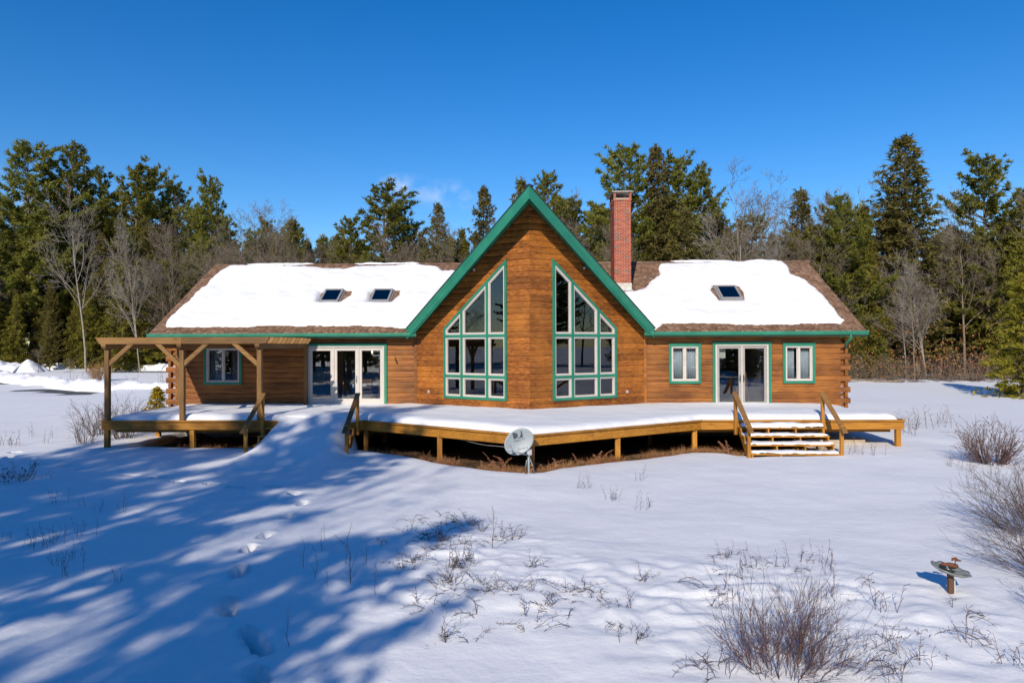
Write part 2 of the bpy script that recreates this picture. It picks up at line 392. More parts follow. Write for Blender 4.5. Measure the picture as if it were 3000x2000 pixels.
def ground_h(X, Y):
    near = ss((60-np.hypot(X, Y))/30)
    h = rise(X, Y)+near*(.11*fbm(X/5.5, Y/5.5, 3, 3)+.03*fbm(X/1.3, Y/1.3, 9, 3))
    far = ss((np.hypot(X, Y)-50)/60); h = h+far*1.2*fbm(X/45, Y/45, 21, 3)
    # wind streaks
    h = h+near*(.007*fbm(X/.9+Y*.5, Y/.45-X*.25, 31, 3)+.006*fbm(X/.30, Y/.26, 33, 3))
    for cx, cy, rx, ry in PATCH:
        w = ss(1.25-np.hypot((X-cx)/rx, (Y-cy)/ry)); h = h+w*(.13*np.abs(fbm(X/.50, Y/.42, 51, 4))+.012)
    # the drift over the left steps
    yy = np.clip((-4.35-Y)/3.7, 0, 1)
    prof = .99*(1-(.62*yy+.38*ss(yy)))**1.12
    sx0 = -7.80-.75*yy+.06*fbm(Y*2.1, Y*0+3, 5, 2); sx1 = -5.40+.45*yy+.05*fbm(Y*1.7, Y*0+8, 6, 2)
    side = ss((X-sx0+.16)/(.34+1.3*yy))*ss((sx1+.14-X)/(.30+.9*yy))
    ramp = prof*side*ss((-4.28-Y)/.12+1)+(.05*fbm(X/.7, Y/.7, 77, 3)+.015*fbm(X/.15, Y/.15, 78, 2))*side
    h = np.where((Y > -8.2) & (Y < -4.2) & (X > -9.8) & (X < -4.0), np.maximum(h, ramp+h*.3), h)
    # a little hollow round the edge of the deck, bare beneath it
    d = sdist(BARE, X, Y)
    in_ramp = ((X > -8.0) & (X < -5.3) & (Y < -4.25)).astype(float)
    h = h-(.55*ss((d+.02)/.30)+.05*np.exp(-np.abs(d)/.25))*(1-in_ramp)
    # drive ploughed down to the asphalt
    dd = np.minimum(pl_dist(DRIVE, X, Y)-1.35, pl_dist(DRIVE2, X, Y)-1.4)
    h = h-.34*ss((.35-dd)/.45)
    return h
def lin(a, b, s): return list(np.arange(a, b-1e-6, s))
def grow(a, s, lim, k=1.16):
    o = [a]
    while abs(o[-1]) < lim: o.append(o[-1]+s); s *= k
    return o[1:]
xs = np.array(grow(-16, -.14, 700)[::-1]+lin(-16, -9, .11)+lin(-9, 6.5, .055)+lin(6.5, 14, .11)+[14]+grow(14, .14, 700))
ys = np.array(grow(-20.2, -.1, 400)[::-1]+lin(-20.2, -8.4, .055)+lin(-8.4, -3.4, .085)+[-3.4]+grow(-3.4, .12, 900, 1.07))
X, Y = np.meshgrid(xs, ys)
H = ground_h(X, Y)
# footprints
for i, (fx, fy) in enumerate(FOOT):
    nx, ny = FOOT[min(i+1, len(FOOT)-1)]; px, py = FOOT[max(i-1, 0)]
    a = math.atan2(ny-py, nx-px); near = fy < -14.8
    L, Wd, D = (.28, .085, .21) if near else (.24, .085, .14)
    if i == 20: L, Wd, a = .42, .08, math.atan2(-.62, .45)
    if i == 19: L, Wd = .34, .085
    sel = (np.abs(X-fx) < .9) & (np.abs(Y-fy) < .9)
    u = (X[sel]-fx)*math.cos(a)+(Y[sel]-fy)*math.sin(a); v = -(X[sel]-fx)*math.sin(a)+(Y[sel]-fy)*math.cos(a)
    rr = np.sqrt((u/L)**2+(v/Wd)**2)+.22*fbm(u*6, v*6, i, 2)
    H[sel] += -D*ss((1.08-rr)/.17)+.022*np.exp(-((rr-1.28)/.2)**2)
V = np.stack([X.ravel(), Y.ravel(), H.ravel()], 1)
nx_, ny_ = len(xs), len(ys)
ii = (np.arange(ny_-1)[:, None]*nx_+np.arange(nx_-1)[None, :]).ravel()
F = np.stack([ii, ii+1, ii+nx_+1, ii+nx_], 1)
tag(link('snow_ground', np_mesh('snow_ground', V, F), M['snow']), 'snow covered yard with a line of footprints', None, None, 'structure')

def sheet(name, x0, x1, y0, y1, st, fn, mat, label):
    gx, gy = np.meshgrid(np.arange(x0, x1+1e-6, st), np.arange(y0, y1+1e-6, st)); z = fn(gx, gy)
    V = np.stack([gx.ravel(), gy.ravel(), z.ravel()], 1); a, b = gx.shape
    k = (np.arange(a-1)[:, None]*b+np.arange(b-1)[None, :]).ravel()
    return tag(link(name, np_mesh(name, V, np.stack([k, k+1, k+b+1, k+b], 1)), mat), label, None, None, 'structure')
sheet('bare_ground', -13.1, 10.9, -9.2, 9.6, .16, lambda x, y: -.17+.10*fbm(x/.8, y/.8, 90, 4)+.14*ss((sdist(BARE, x, y)-.1)/.5)*ss((1.2-sdist(BARE, x, y))/.6)-.08, M['earth'], 'bare brown earth under the deck')
def strip(name, pl, w, n, fn, mat, label, kind='structure', sub=24):
    pts = []
    for (x0, y0), (x1, y1) in zip(pl[:-1], pl[1:]):
        for k in range(sub): pts.append((x0+(x1-x0)*k/sub, y0+(y1-y0)*k/sub))
    pts.append(pl[-1]); P = np.array(pts)
    for _ in range(6): P[1:-1] = (P[:-2]+P[1:-1]*2+P[2:])/4
    T = np.gradient(P, axis=0); T /= np.linalg.norm(T, axis=1)[:, None]; N = np.stack([-T[:, 1], T[:, 0]], 1)
    q = np.linspace(-1, 1, n); XX = P[:, None, 0]+N[:, None, 0]*q[None]*w; YY = P[:, None, 1]+N[:, None, 1]*q[None]*w
    Z = fn(XX, YY, q[None, :]*np.ones_like(XX)); V = np.stack([XX.ravel(), YY.ravel(), Z.ravel()], 1)
    a, b = XX.shape; k = (np.arange(a-1)[:, None]*b+np.arange(b-1)[None, :]).ravel()
    return tag(link(name, np_mesh(name, V, np.stack([k, k+b, k+b+1, k+1], 1)), mat), label, None, None, kind)
strip('driveway', DRIVE, 2.0, 7, lambda x, y, q: rise(x, y)-.20, M['asphalt'], 'dark ploughed asphalt driveway')
strip('driveway', DRIVE2, 1.8, 7, lambda x, y, q: rise(x, y)-.20, M['asphalt'], 'far leg of the ploughed driveway before the wood')
def mound(hh, seed):
    b_ = bank(hh, seed)
    return lambda x, y, q: np.maximum(rise(x, y)-.5, b_(x, y, q)-1.6*(1-ss(np.minimum(np.linspace(0, 1, len(x))[:, None], 1-np.linspace(0, 1, len(x))[:, None])*4))*(1+0*q))
def bank(hh, seed):
    return lambda x, y, q: rise(x, y)-.25+(hh+.25)*(1-q**2)**.8*(1+.55*fbm(x/1.1, y/1.1, seed, 4))+.16*np.abs(fbm(x/.40, y/.40, seed+5, 3))*(1-q**2)
strip('snow_bank', [(x-.3, y+2.6) for x, y in DRIVE_BANK], 1.05, 19, bank(.36, 3), M['snow'], 'lumpy ploughed snow bank along the far side of the driveway', sub=60)
strip('snow_bank', [(x, y+2.6) for x, y in DRIVE2], 1.1, 17, bank(.36, 13), M['snow'], 'long ploughed snow bank at the foot of the wood', sub=60)
strip('snow_bank', [(-62, 33), (-56, 36), (-50, 37.2), (-46.5, 37.6), (-44.5, 36.4)], 2.0, 21, mound(.95, 23), M['snow'], 'tall heap of ploughed snow at the bend of the drive', sub=40)
strip('leaf_litter', [(-70, 47), (-52, 46), (-42, 45.5), (-30, 45), (-16, 45), (-6, 46)], 2.0, 9, lambda x, y, q: rise(x, y)+.26+.22*(1-q**2)+.15*fbm(x/.9, y/.9, 8, 3), M['litter'], 'strip of brown leaf litter at the edge of the left wood')
sheet('forest_floor', -110, 120, 47, 120, 2.5, lambda x, y: rise(x, y)+.18+.5*fbm(x/6, y/6, 12, 3)+.25*ss((y-47)/8), M['litter'], 'leafy snow patched floor of the wood')
sheet('forest_floor', 24, 120, 30, 50, 1.0, lambda x, y: -.35+.5*ss((y-29.5-(.4*fbm(x/3, y*0, 4, 3)))/2.0)+.35*fbm(x/3, y/3, 14, 3)*ss((y-31)/3), M['litter'], 'brown brushy floor at the edge of the right wood')

# ------------------------------------------------------------------ the house
HOUSE = thing('log_house', 'long log house with green trim, glazed gable front and snowy brown roof', 'house', (-1, 4.8, 0))
WL, WR, WB = -13.22, 11.28, 9.65
ZW0, CRS = .745, .2
EY, EZ, KS = -.546, 3.562, .58321
RY, RZ = 4.826, 6.695
PW, PP = 4.217, 2.707
LW = math.hypot(PW, PP)
APZ, KP, SOF = 8.12, .9893, .40
def roof_z(y): return EZ+KS*(y-EY)
def roof_under(y): return roof_z(y)-.26

class Frame:
    """a wall plane: s along it, d outwards, z up"""
    def __init__(s, a, b, out):
        s.a = Vector((*a, 0)); s.t = (Vector((*b, 0))-s.a).normalized(); s.n = Vector((*out, 0)).normalized()
    def __call__(s, q, d, z): p = s.a+s.t*q+s.n*d; return (p.x, p.y, z)
FRONT = Frame((0, 0), (1, 0), (0, -1))
PL = Frame((-PW, 0), (0, -PP), (-PP, -PW)); PR = Frame((PW, 0), (0, -PP), (PP, -PW))
SIDE_L = Frame((WL, 0), (WL, 1), (-1, 0)); SIDE_R = Frame((WR, 0), (WR, 1), (1, 0))
BACK = Frame((0, WB), (1, WB), (0, 1))
LOG_BULGE = .021
def prow_logs(fr, s0, s1, z0, z1, c0, c1, mat, wall, lining, bulge, mitre=0):
    S0 = s0 if callable(s0) else (lambda z: s0); S1 = s1 if callable(s1) else (lambda z: s1)
    zm = (c0+c1)/2; a, b = max(S0(c0), S0(c1)), min(S1(c0), S1(c1))
    if b-a > 1.5 and random.random() < .55:
        q = random.uniform(a+.45, b-.45)
        log_piece(fr, s0, q-.0012, z0, z1, c0, c1, mat, wall, lining, bulge); log_piece(fr, q+.0012, s1, z0, z1, c0, c1, mat, wall, lining, bulge, mitre)
    else: log_piece(fr, s0, s1, z0, z1, c0, c1, mat, wall, lining, bulge, mitre)
def log_piece(fr, s0, s1, z0, z1, c0, c1, mat, wall, lining, bulge=LOG_BULGE, mitre=0, name='log', back=.13):
    """one log of the course z0..z1, trimmed to c0..c1; s0,s1 numbers or functions of z"""
    S0 = s0 if callable(s0) else (lambda z: s0); S1 = s1 if callable(s1) else (lambda z: s1)
    zs = [c0+(c1-c0)*k for k in (0, .05, .16, .34, .5, .66, .84, .95, 1)]
    prof = []
    jit = random.uniform(-.006, .006)
    for z in zs:
        t = (z-z0)/(z1-z0); prof.append((bulge*max(0, 1-abs(2*t-1)**4.5)+jit*.5, z))
    prof = [(-back, c0)]+prof+[(-back, c1)]
    a, b = [], []
    for d, z in prof:
        e0, e1 = S0(z), S1(z)
        if e1-e0 < .012: e1 = e0+.012
        a.append(fr(e0, d, z)); b.append(fr(e1+(mitre*d), d, z))
    n = len(prof)
    mb = MB().add(a+b, [tuple(range(n)), tuple(range(n, 2*n))[::-1]]+[(i, n+i, n+(i+1) % n, (i+1) % n) for i in range(n)])
    o = mb.build(name, mat, wall)
    q = [fr(S0(c0), -back-.004, c0), fr(S1(c0), -back-.004, c0), fr(S1(c1), -back-.004, c1), fr(S0(c1), -back-.004, c1)]
    lining.add(q, [(0, 1, 2, 3)])
    return o
def wall_part(lining_mat=None):
    mesh = bpy.data.meshes.new('wall'); o = bpy.data.objects.new('wall', mesh); COL.objects.link(o); o.parent = HOUSE
    o.matrix_parent_inverse = Matrix.Translation(-HOUSE.location); return o
def close_wall(o, lining):
    me = lining.mesh('wall'); me.materials.append(M['ceiling']); o.data = me

def course_wall(fr, s_lo, s_hi, ztop, openings, mat, zlim=None):
    w = wall_part(); lin_ = MB(); k = 0
    while True:
        z0 = ZW0+CRS*k; z1 = z0+CRS
        if z0 > ztop-.03: break
        c1 = min(z1, ztop); cuts = sorted((a+.03, b-.03, lo+.02, hi-.02) for a, b, lo, hi in openings if hi-.02 > z0 and lo+.02 < c1)
        s = s_lo
        for a, b, lo, hi in cuts:
            if a-s > .02: log_piece(fr, s, a, z0, z1, z0, c1, mat, w, lin_)
            if hi < c1-.02: log_piece(fr, a+.001, b-.001, z0, z1, hi, c1, mat, w, lin_)
            if lo > z0+.02: log_piece(fr, a+.001, b-.001, z0, z1, z0, lo, mat, w, lin_)
            s = b
        if s_hi-s > .02:
            if s_hi-s > 5 and k % 2: 
                mid = s+(s_hi-s)*random.uniform(.35, .65)
                log_piece(fr, s, mid-.001, z0, z1, z0, c1, mat, w, lin_); log_piece(fr, mid+.001, s_hi, z0, z1, z0, c1, mat, w, lin_)
            else: log_piece(fr, s, s_hi, z0, z1, z0, c1, mat, w, lin_)
        k += 1
    close_wall(w, lin_); return w
OP_D = (-8.325, -5.283, .6, 3.20); OP_W = (-12.127, -10.701, 1.68, 3.126)
OP_A = (5.077, 6.237, 1.68, 3.126); OP_P = (6.664, 8.784, .6, 3.20); OP_B = (9.203, 10.355, 1.68, 3.126)
wl_left = course_wall(FRONT, WL, -PW-.02, 3.42, [OP_D, OP_W], M['log'])
wl_right = course_wall(FRONT, PW+.02, WR, 3.42, [OP_A, OP_P, OP_B], M['log'])
# crossed log ends at the corners
for k in range(13):
    z0 = ZW0+CRS*k; z1 = z0+CRS
    for sgn, c, w in ((1, WR, wl_right), (-1, WL, wl_left)):
        lin_ = MB()
        if k % 2: a, b = c+sgn*.002, c+sgn*.36
        else: a, b = c+sgn*.17, c+sgn*.27
        a, b = min(a, b), max(a, b)
        log_piece(FRONT, a, b, z0, z1, z0+.004, z1-.004, M['log'], w, lin_, back=.16)
        if k % 2 == 0:       # butt of the side wall log, set back in its notch
            log_piece(FRONT, min(c, c+sgn*.17), max(c, c+sgn*.17), z0, z1, z0+.03, z1-.03, M['log'], w, lin_, bulge=-.11, back=.2)
# prow walls
SW1, SW2, ZB, ZS, ZP = .2752*LW, .8235*LW, 1.23, 3.7105, 6.003
def win_a(z): return min(SW2-.001, SW1+max(0, (z-ZS))*(SW2-SW1)/(ZP-ZS))
def rake_s(z): return max(0.0, LW*(1-(APZ-SOF-z)/(KP*PW)))
for fr in (PL, PR):
    w = wall_part(); lin_ = MB(); k = 0
    while ZW0+CRS*k < APZ-SOF-.06:
        z0 = ZW0+CRS*k; z1 = min(z0+CRS, APZ-SOF-.01); rng = [(z0, z1)]
        if z0 < ZB+.03 < z1: rng = [(z0, ZB+.03), (ZB+.03, z1)]
        for c0, c1 in rng:
            mt = math.tan(math.atan2(PP, PW))
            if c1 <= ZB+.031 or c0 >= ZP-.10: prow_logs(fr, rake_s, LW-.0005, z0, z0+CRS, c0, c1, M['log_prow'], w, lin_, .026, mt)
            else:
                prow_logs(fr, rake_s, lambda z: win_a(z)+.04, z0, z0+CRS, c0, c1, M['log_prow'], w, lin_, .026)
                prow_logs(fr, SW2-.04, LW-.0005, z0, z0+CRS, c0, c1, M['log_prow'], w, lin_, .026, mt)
        k += 1
    close_wall(w, lin_)
# vertical corner board where prow meets the long wall
for sg in (-1, 1):
    MB().box(sg*PW-.055, sg*PW+.055, -.075, .02, ZW0, 3.5).build('corner_board', M['log'], HOUSE, bevel=.008)
# side and back walls
for fr, sg in ((SIDE_L, -1), (SIDE_R, 1)):
    w = wall_part(); lin_ = MB(); k = 0
    while ZW0+CRS*k < RZ-.35:
        z0 = ZW0+CRS*k; z1 = min(z0+CRS, RZ-.32)
        lo = lambda z: max(0.02, (z+.27-EZ)/KS+EY); hi = lambda z: min(WB, 2*RY-((z+.27-EZ)/KS+EY))
        log_piece(fr, lo, hi, z0, z0+CRS, z0, z1, M['log'], w, lin_); k += 1
    close_wall(w, lin_)
mb = MB()
for k in range(14):
    z0 = ZW0+CRS*k; prof = [(-.1, z0), (0, z0), (.04, z0+.06), (.04, z0+.14), (0, z0+.2), (-.1, z0+.2)]
    mb.prism(prof, lambda p: BACK(WL, p[0], p[1]), lambda p: BACK(WR, p[0], p[1]))
mb.build('wall', M['log'], HOUSE)
# foundation
mb = MB().box(WL+.05, WR-.05, .05, .30, -.6, ZW0-.003).box(WL+.05, WL+.3, .30, WB-.05, -.6, ZW0-.003).box(WR-.3, WR-.05, .30, WB-.05, -.6, ZW0-.003).box(WL+.05, WR-.05, WB-.3, WB-.05, -.6, ZW0-.004)
for sg in (-1, 1): mb.prism([(sg*PW*.98, .02), (0, -PP+.06), (0, -PP+.36), (sg*PW*.9, .02)], lambda p: (p[0], p[1], -.6), lambda p: (p[0], p[1], ZW0-.005))
mb.build('foundation', M['foundation'], HOUSE)
# floors and inner walls (seen through the glass)
mb = MB().box(WL+.1, WR-.1, .16, WB-.1, .70, .86); mb.prism([(-PW+.1, .16), (PW-.1, .16), (0, -PP+.2)], lambda p: (p[0], p[1], .70), lambda p: (p[0], p[1], .858))
mb.build('interior_floor', M['floor_in'], HOUSE)
for x, z1 in ((-PW, 3.5), (PW, 3.5), (8.95, 3.5), (-9.6, 3.5)):
    MB().box(x-.06, x+.06, .2, WB-.2, .86, z1).build('interior_wall', M['plaster'], HOUSE)
MB().box(WL+.15, WR-.15, 6.4, 6.5, .86, 5.6).build('interior_wall', M['plaster'], HOUSE)
# roof slabs
def slab(poly, th):           # poly of 3-D points on the upper face, vertical thickness
    mb = MB(); n = len(poly); lo = [(x, y, z-th) for x, y, z in poly]
    return mb.add(list(poly)+lo, [tuple(range(n)), tuple(range(n, 2*n))[::-1]]+[(i, (i+1) % n, n+(i+1) % n, n+i) for i in range(n)])
RL, RR = -13.908, 11.959
def valley(z): return (APZ-z)/KP
ROOF = None
for sg, xe in ((-1, RL), (1, RR)):
    xv = valley(EZ); xr = valley(RZ)
    p = [(xe, EY, EZ-.012), (sg*(xv-.12), EY, EZ-.012), (sg*(xr-.12), RY, RZ-.012), (xe, RY, RZ-.012)]
    o = slab(p, .14).build('roof', M['shingle'], HOUSE)
    p2 = [(xe, 2*RY-EY, EZ), (xe, RY, RZ), (sg*.2, RY, RZ), (sg*.2, 2*RY-EY, EZ)]
    slab(p2, .14).build('roof', M['shingle'], HOUSE)
    # soffit and frieze
    MB().box(min(xe, sg*4.3), max(xe, sg*4.3), EY+.03, -.02, 3.385, 3.405).build('soffit', M['green'], HOUSE)
    # barge board on the gable end
    x0, x1 = (xe-.03, xe+.002) if sg < 0 else (xe-.002, xe+.03)
    mb = MB()
    for (ya, za, yb, zb) in ((EY, EZ, RY, RZ), (RY, RZ, 2*RY-EY, EZ)):
        mb.prism([(ya, za-.03), (yb, zb-.03), (yb, zb-.22), (ya, za-.22)], lambda q: (x0, q[0], q[1]), lambda q: (x1, q[0], q[1]))
    mb.build('barge_board', M['green'], HOUSE)
    # shingles, tab by tab, on the slope that faces the yard
    vs, fs = [], []; cs, sn = 1/math.hypot(1, KS), KS/math.hypot(1, KS); SL = (RY-EY)/cs; rows = 45; ex = SL/rows
    for r in range(rows):
        v0 = r*ex-.012; v1 = v0+ex+.03; z = EZ+v0*sn
        u0, u1 = (xe-.035, -valley(z)) if sg < 0 else (valley(z), xe+.035)
        u = u0-random.uniform(0, .3)
        while u < u1:
            w = random.choice((.16, .21, .26, .3)); a, b = max(u, u0), min(u+w-.007, u1); u += w
            if b-a < .02: continue
            th = random.uniform(.009, .02); v0j = v0+random.uniform(-.004, .004)
            n = len(vs)
            for uu, vv, hh in ((a, v0j, 0), (b, v0j, 0), (b, v1, -.004), (a, v1, -.004), (a, v0j, th), (b, v0j, th), (b, v1, .002), (a, v1, .002)):
                vs.append((uu, EY+vv*cs-hh*sn, EZ+vv*sn+hh*cs))
            fs += [(n+4, n+5, n+6, n+7), (n, n+1, n+5, n+4), (n+1, n+2, n+6, n+5), (n+3, n, n+4, n+7)]
    link('shingle', np_mesh('shingle', vs, fs, False), M['shingle'], o, kind='stuff')
    # ridge cap
    u = min(xe, sg*xr)+.01; cap = []
    while u < max(xe, sg*xr)-.01:
        mbc = MB().add([(u, RY-.15, RZ-.15*KS+.022), (u+.2, RY-.15, RZ-.15*KS+.016), (u+.2, RY, RZ+.03), (u, RY, RZ+.036), (u, RY+.15, RZ-.15*KS+.022), (u+.2, RY+.15, RZ-.15*KS+.016)], [(0, 1, 2, 3), (3, 2, 5, 4)])
        cap.append(mbc); u += .19
    mb = MB()
    for c in cap: mb.add(c.v, c.f)
    link('ridge_cap', mb.mesh('ridge_cap'), M['shingle'], o, kind='stuff')
    # gutter with its hangers
    g0, g1 = (RL-.05, -4.10) if sg < 0 else (4.10, RR+.05)
    prof = [(EY+.015, 3.445), (EY-.045, 3.44), (EY-.085, 3.46), (EY-.10, 3.50), (EY-.105, 3.565), (EY-.115, 3.568), (EY-.115, 3.49), (EY-.10, 3.445), (EY-.05, 3.423), (EY+.015, 3.425)]
    prof = prof[::-1]
    gm = MB(); n = len(prof)
    gm.add([(g0, y, z) for y, z in prof]+[(g1, y, z) for y, z in prof], [(i, (i+1) % n, n+(i+1) % n, n+i) for i in range(n)])
    gm.add([(g0+.001, y, z) for y, z in ((EY+.015, 3.425), (EY-.11, 3.43), (EY-.112, 3.56), (EY+.015, 3.55))], [(0, 1, 2, 3)])
    gm.add([(g1-.001, y, z) for y, z in ((EY+.015, 3.425), (EY-.11, 3.43), (EY-.112, 3.56), (EY+.015, 3.55))], [(0, 1, 2, 3)])
    go = gm.build('gutter', M['green'], HOUSE)
    MB().box(g0+.06, g1-.02, EY+.02, EY+.045, 3.40, 3.545).build('fascia', M['green'], HOUSE)
    x = g0+.3
    while x < g1:
        MB().box(x-.018, x+.018, EY-.128, EY+.13, 3.569, 3.582).build('gutter_hanger', M['white'], go); x += .632
# downspout at the right corner
mb = MB().tube([(RR-.55, EY-.04, 3.44), (RR-.55, EY-.03, 3.32), (RR-.57, EY+.08, 3.24), (RR-.60, EY+.20, 3.14), (WR+.17, -.02, 2.98)], .045, 8); mb.build('downspout', M['green'], HOUSE, smooth=True)
# prow roof
TIPY, RKX, RKY_ = -3.907, 4.46, -.60
PROW = []
for sg in (-1, 1):
    top = lambda x: APZ-KP*abs(x)
    xr = valley(RZ); 
    pts = [(0, TIPY, APZ), (sg*RKX, RKY_, top(RKX)), (sg*RKX, -.2, top(RKX)), (sg*xr, RY+.05, top(xr)), (sg*xr, 10.4, top(xr)), (0, 10.4, APZ)]
    PROW.append(slab(pts, .12).build('roof', M['shingle'], HOUSE))
    slab([(x*.999, y+.035 if y < 1 else y, z-.121) for x, y, z in pts[:4]]+[(0, RY, APZ-.121)], SOF-.15).build('soffit', M['green'], HOUSE)
    # green fascia along the raking front edge
    a = Vector((0, TIPY, APZ)); b = Vector((sg*RKX, RKY_, top(RKX))); e = (b-a).normalized()
    out = Vector((sg*(RKY_-TIPY)*-1, -RKX, 0)); out = Vector((-(b.y-a.y)*(-sg)*-1, -abs(b.x-a.x), 0)).normalized()
    out = Vector((sg*abs(b.y-a.y), -abs(b.x-a.x), 0)).normalized()
    mb = MB(); dz0, dz1 = -.035, -.435
    q = [a+Vector((0, 0, dz0)), b+Vector((0, 0, dz0)), b+Vector((0, 0, dz1))+Vector((-sg*.20, 0, .16)), a+Vector((0, 0, dz1))]
    o2 = out*.035; ap = Vector((0, -.041, 0))
    fr_ = [q[0]+ap, q[1]+o2, q[2]+o2, q[3]+ap]
    mb.add([tuple(p) for p in q]+[tuple(p) for p in fr_], [(0, 1, 2, 3), (4, 5, 6, 7), (0, 1, 5, 4), (1, 2, 6, 5), (2, 3, 7, 6), (3, 0, 4, 7)])
    mb.build('fascia', M['green'], HOUSE)
    # dark drip edge of shingles above it
    mb = MB(); q = [a+Vector((0, -.03, .012)), b+out*.055+Vector((0, 0, .012)), b+out*.055+Vector((0, 0, -.03)), a+Vector((0, -.065, -.03))]
    q2 = [p-out*.25 for p in q]; q[0] = a+Vector((0, -.066, .012))
    mb.add([tuple(p) for p in q]+[tuple(p) for p in q2], [(0, 1, 2, 3), (4, 5, 6, 7), (0, 1, 5, 4), (1, 2, 6, 5), (2, 3, 7, 6), (3, 0, 4, 7)])
    mb.build('drip_edge', M['steel'], PROW[-1])

# ------------------------------------------------------------------ windows, doors, skylights
def inset(poly, w):
    n = len(poly); area = sum(poly[i][0]*poly[(i+1) % n][1]-poly[(i+1) % n][0]*poly[i][1] for i in range(n)); sg = 1 if area > 0 else -1
    L = []
    for i in range(n):
        (x0, y0), (x1, y1) = poly[i], poly[(i+1) % n]; l = math.hypot(x1-x0, y1-y0); nx, ny = -(y1-y0)/l*sg, (x1-x0)/l*sg
        L.append((x0+nx*w, y0+ny*w, x1-x0, y1-y0))
    out = []
    for i in range(n):
        x0, y0, dx, dy = L[i-1]; x1, y1, ex, ey = L[i]; det = dx*ey-dy*ex
        t = ((x1-x0)*ey-(y1-y0)*ex)/det; out.append((x0+dx*t, y0+dy*t))
    return out
def ring(fr, poly, w, d0, d1):
    inn = inset(poly, w); n = len(poly); mb = MB()
    vs = [fr(a, d, z) for d in (d0, d1) for P in (poly, inn) for a, z in P]
    f = []
    for i in range(n):
        j = (i+1) % n; o0, i0, o1, i1 = i, n+i, 2*n+i, 3*n+i; p0, q0, p1, q1 = j, n+j, 2*n+j, 3*n+j
        f += [(o1, p1, q1, i1), (o0, i0, q0, p0), (o0, p0, p1, o1), (i0, i1, q1, q0)]
    return mb.add(vs, f)
def plate(fr, poly, d0, d1):
    return MB().prism(poly, lambda p: fr(p[0], d0, p[1]), lambda p: fr(p[0], d1, p[1]))
def rect(a, b, lo, hi): return [(a, lo), (b, lo), (b, hi), (a, hi)]
def fbox(fr, a, b, d0, d1, lo, hi, mb=None):
    mb = mb or MB()
    return mb.prism(rect(a, b, lo, hi), lambda p: fr(p[0], d0, p[1]), lambda p: fr(p[0], d1, p[1]))
def handle(fr, s, z, d, parent, dirn=-1, mat='steel'):
    mb = fbox(fr, s-.018, s+.018, d, d+.012, z-.13, z+.13)
    mb.tube([fr(s, d+.01, z), fr(s, d+.06, z), fr(s+dirn*.03, d+.065, z), fr(s+dirn*.13, d+.065, z-.005)], .009, 6)
    mb.build('handle', M[mat], parent)

def slider_window(op):
    a, b, lo, hi = op; P = rect(a, b, lo, hi)
    w = ring(FRONT, inset(P, .095), .045, -.10, .062).build('window', M['white'], HOUSE)
    ring(FRONT, P, .094, -.08, .078).build('trim', M['green'], w, bevel=.004)
    MB().prism([(a-.01, .078), (b+.01, .078), (b+.01, .11), (a-.01, .10)], lambda p: (p[0], -p[1], hi+.001), lambda p: (p[0], -p[1], hi+.018)).build('drip_cap', M['green'], w)
    i = inset(P, .14); x0, x1, z0, z1 = i[0][0], i[1][0], i[0][1], i[2][1]; mid = (x0+x1)/2
    fbox(FRONT, mid-.028, mid+.028, -.06, .045, z0-.003, z1+.003).build('mullion', M['white'], w)
    for k, (s0, s1, d) in enumerate(((x0-.002, mid-.0285, -.015), (mid+.0285, x1+.002, .0))):
        sp = rect(s0, s1, z0-.002, z1+.002); sash = ring(FRONT, sp, .034, d-.03, d+.012).build('sash', M['white'], w)
        plate(FRONT, inset(sp, .030), d-.014, d-.008).build('pane', M['glass'], w)
    ring(FRONT, inset(P, .092), .02, -.30, -.105).build('jamb', M['pine_in'], w)
    return x0, x1, z0, z1
def curtain(x0, x1, z0, z1, label):
    n = 44; mb = MB(); vs = []
    for j, z in enumerate((z0, (z0+z1)/2, z1)):
        for k in range(n+1):
            t = k/n; x = x0+(x1-x0)*t; y = .20+.030*math.sin(t*math.pi*2*5.5+j*.25)+.012*math.sin(t*31+j)
            vs.append((x, y, z))
    fs = [(j*(n+1)+k, j*(n+1)+k+1, (j+1)*(n+1)+k+1, (j+1)*(n+1)+k) for j in range(2) for k in range(n)]
    o = mb.add(vs, fs).build('curtain', M['curtain'], None, True)
    so = o.modifiers.new('thick', 'SOLIDIFY'); so.thickness = .004
    return tag(o, label, 'curtain')
for op, where in ((OP_W, 'in the window under the pergola'), (OP_A, 'in the window left of the right glass doors'), (OP_B, 'in the window by the right log corner')):
    x0, x1, z0, z1 = slider_window(op); w = x1-x0
    if op is OP_W:
        curtain(x0-.02, x0+w*.40, z0-.05, z1+.08, 'pale curtain on the left side '+where); curtain(x1-w*.28, x1+.02, z0-.05, z1+.08, 'narrow pale curtain on the right side '+where)
    elif op is OP_A:
        curtain(x0+w*.02, x0+w*.45, z0-.05, z1+.08, 'dim pale curtain behind the left sash '+where); curtain(x1-w*.5, x1+.02, z0-.05, z1+.08, 'pale curtain behind the right sash '+where)
    else:
        curtain(x0-.02, x0+w*.40, z0-.05, z1+.08, 'pale curtain behind the left sash '+where); curtain(x1-w*.47, x1+.02, z0-.05, z1+.08, 'pale curtain behind the right sash '+where)

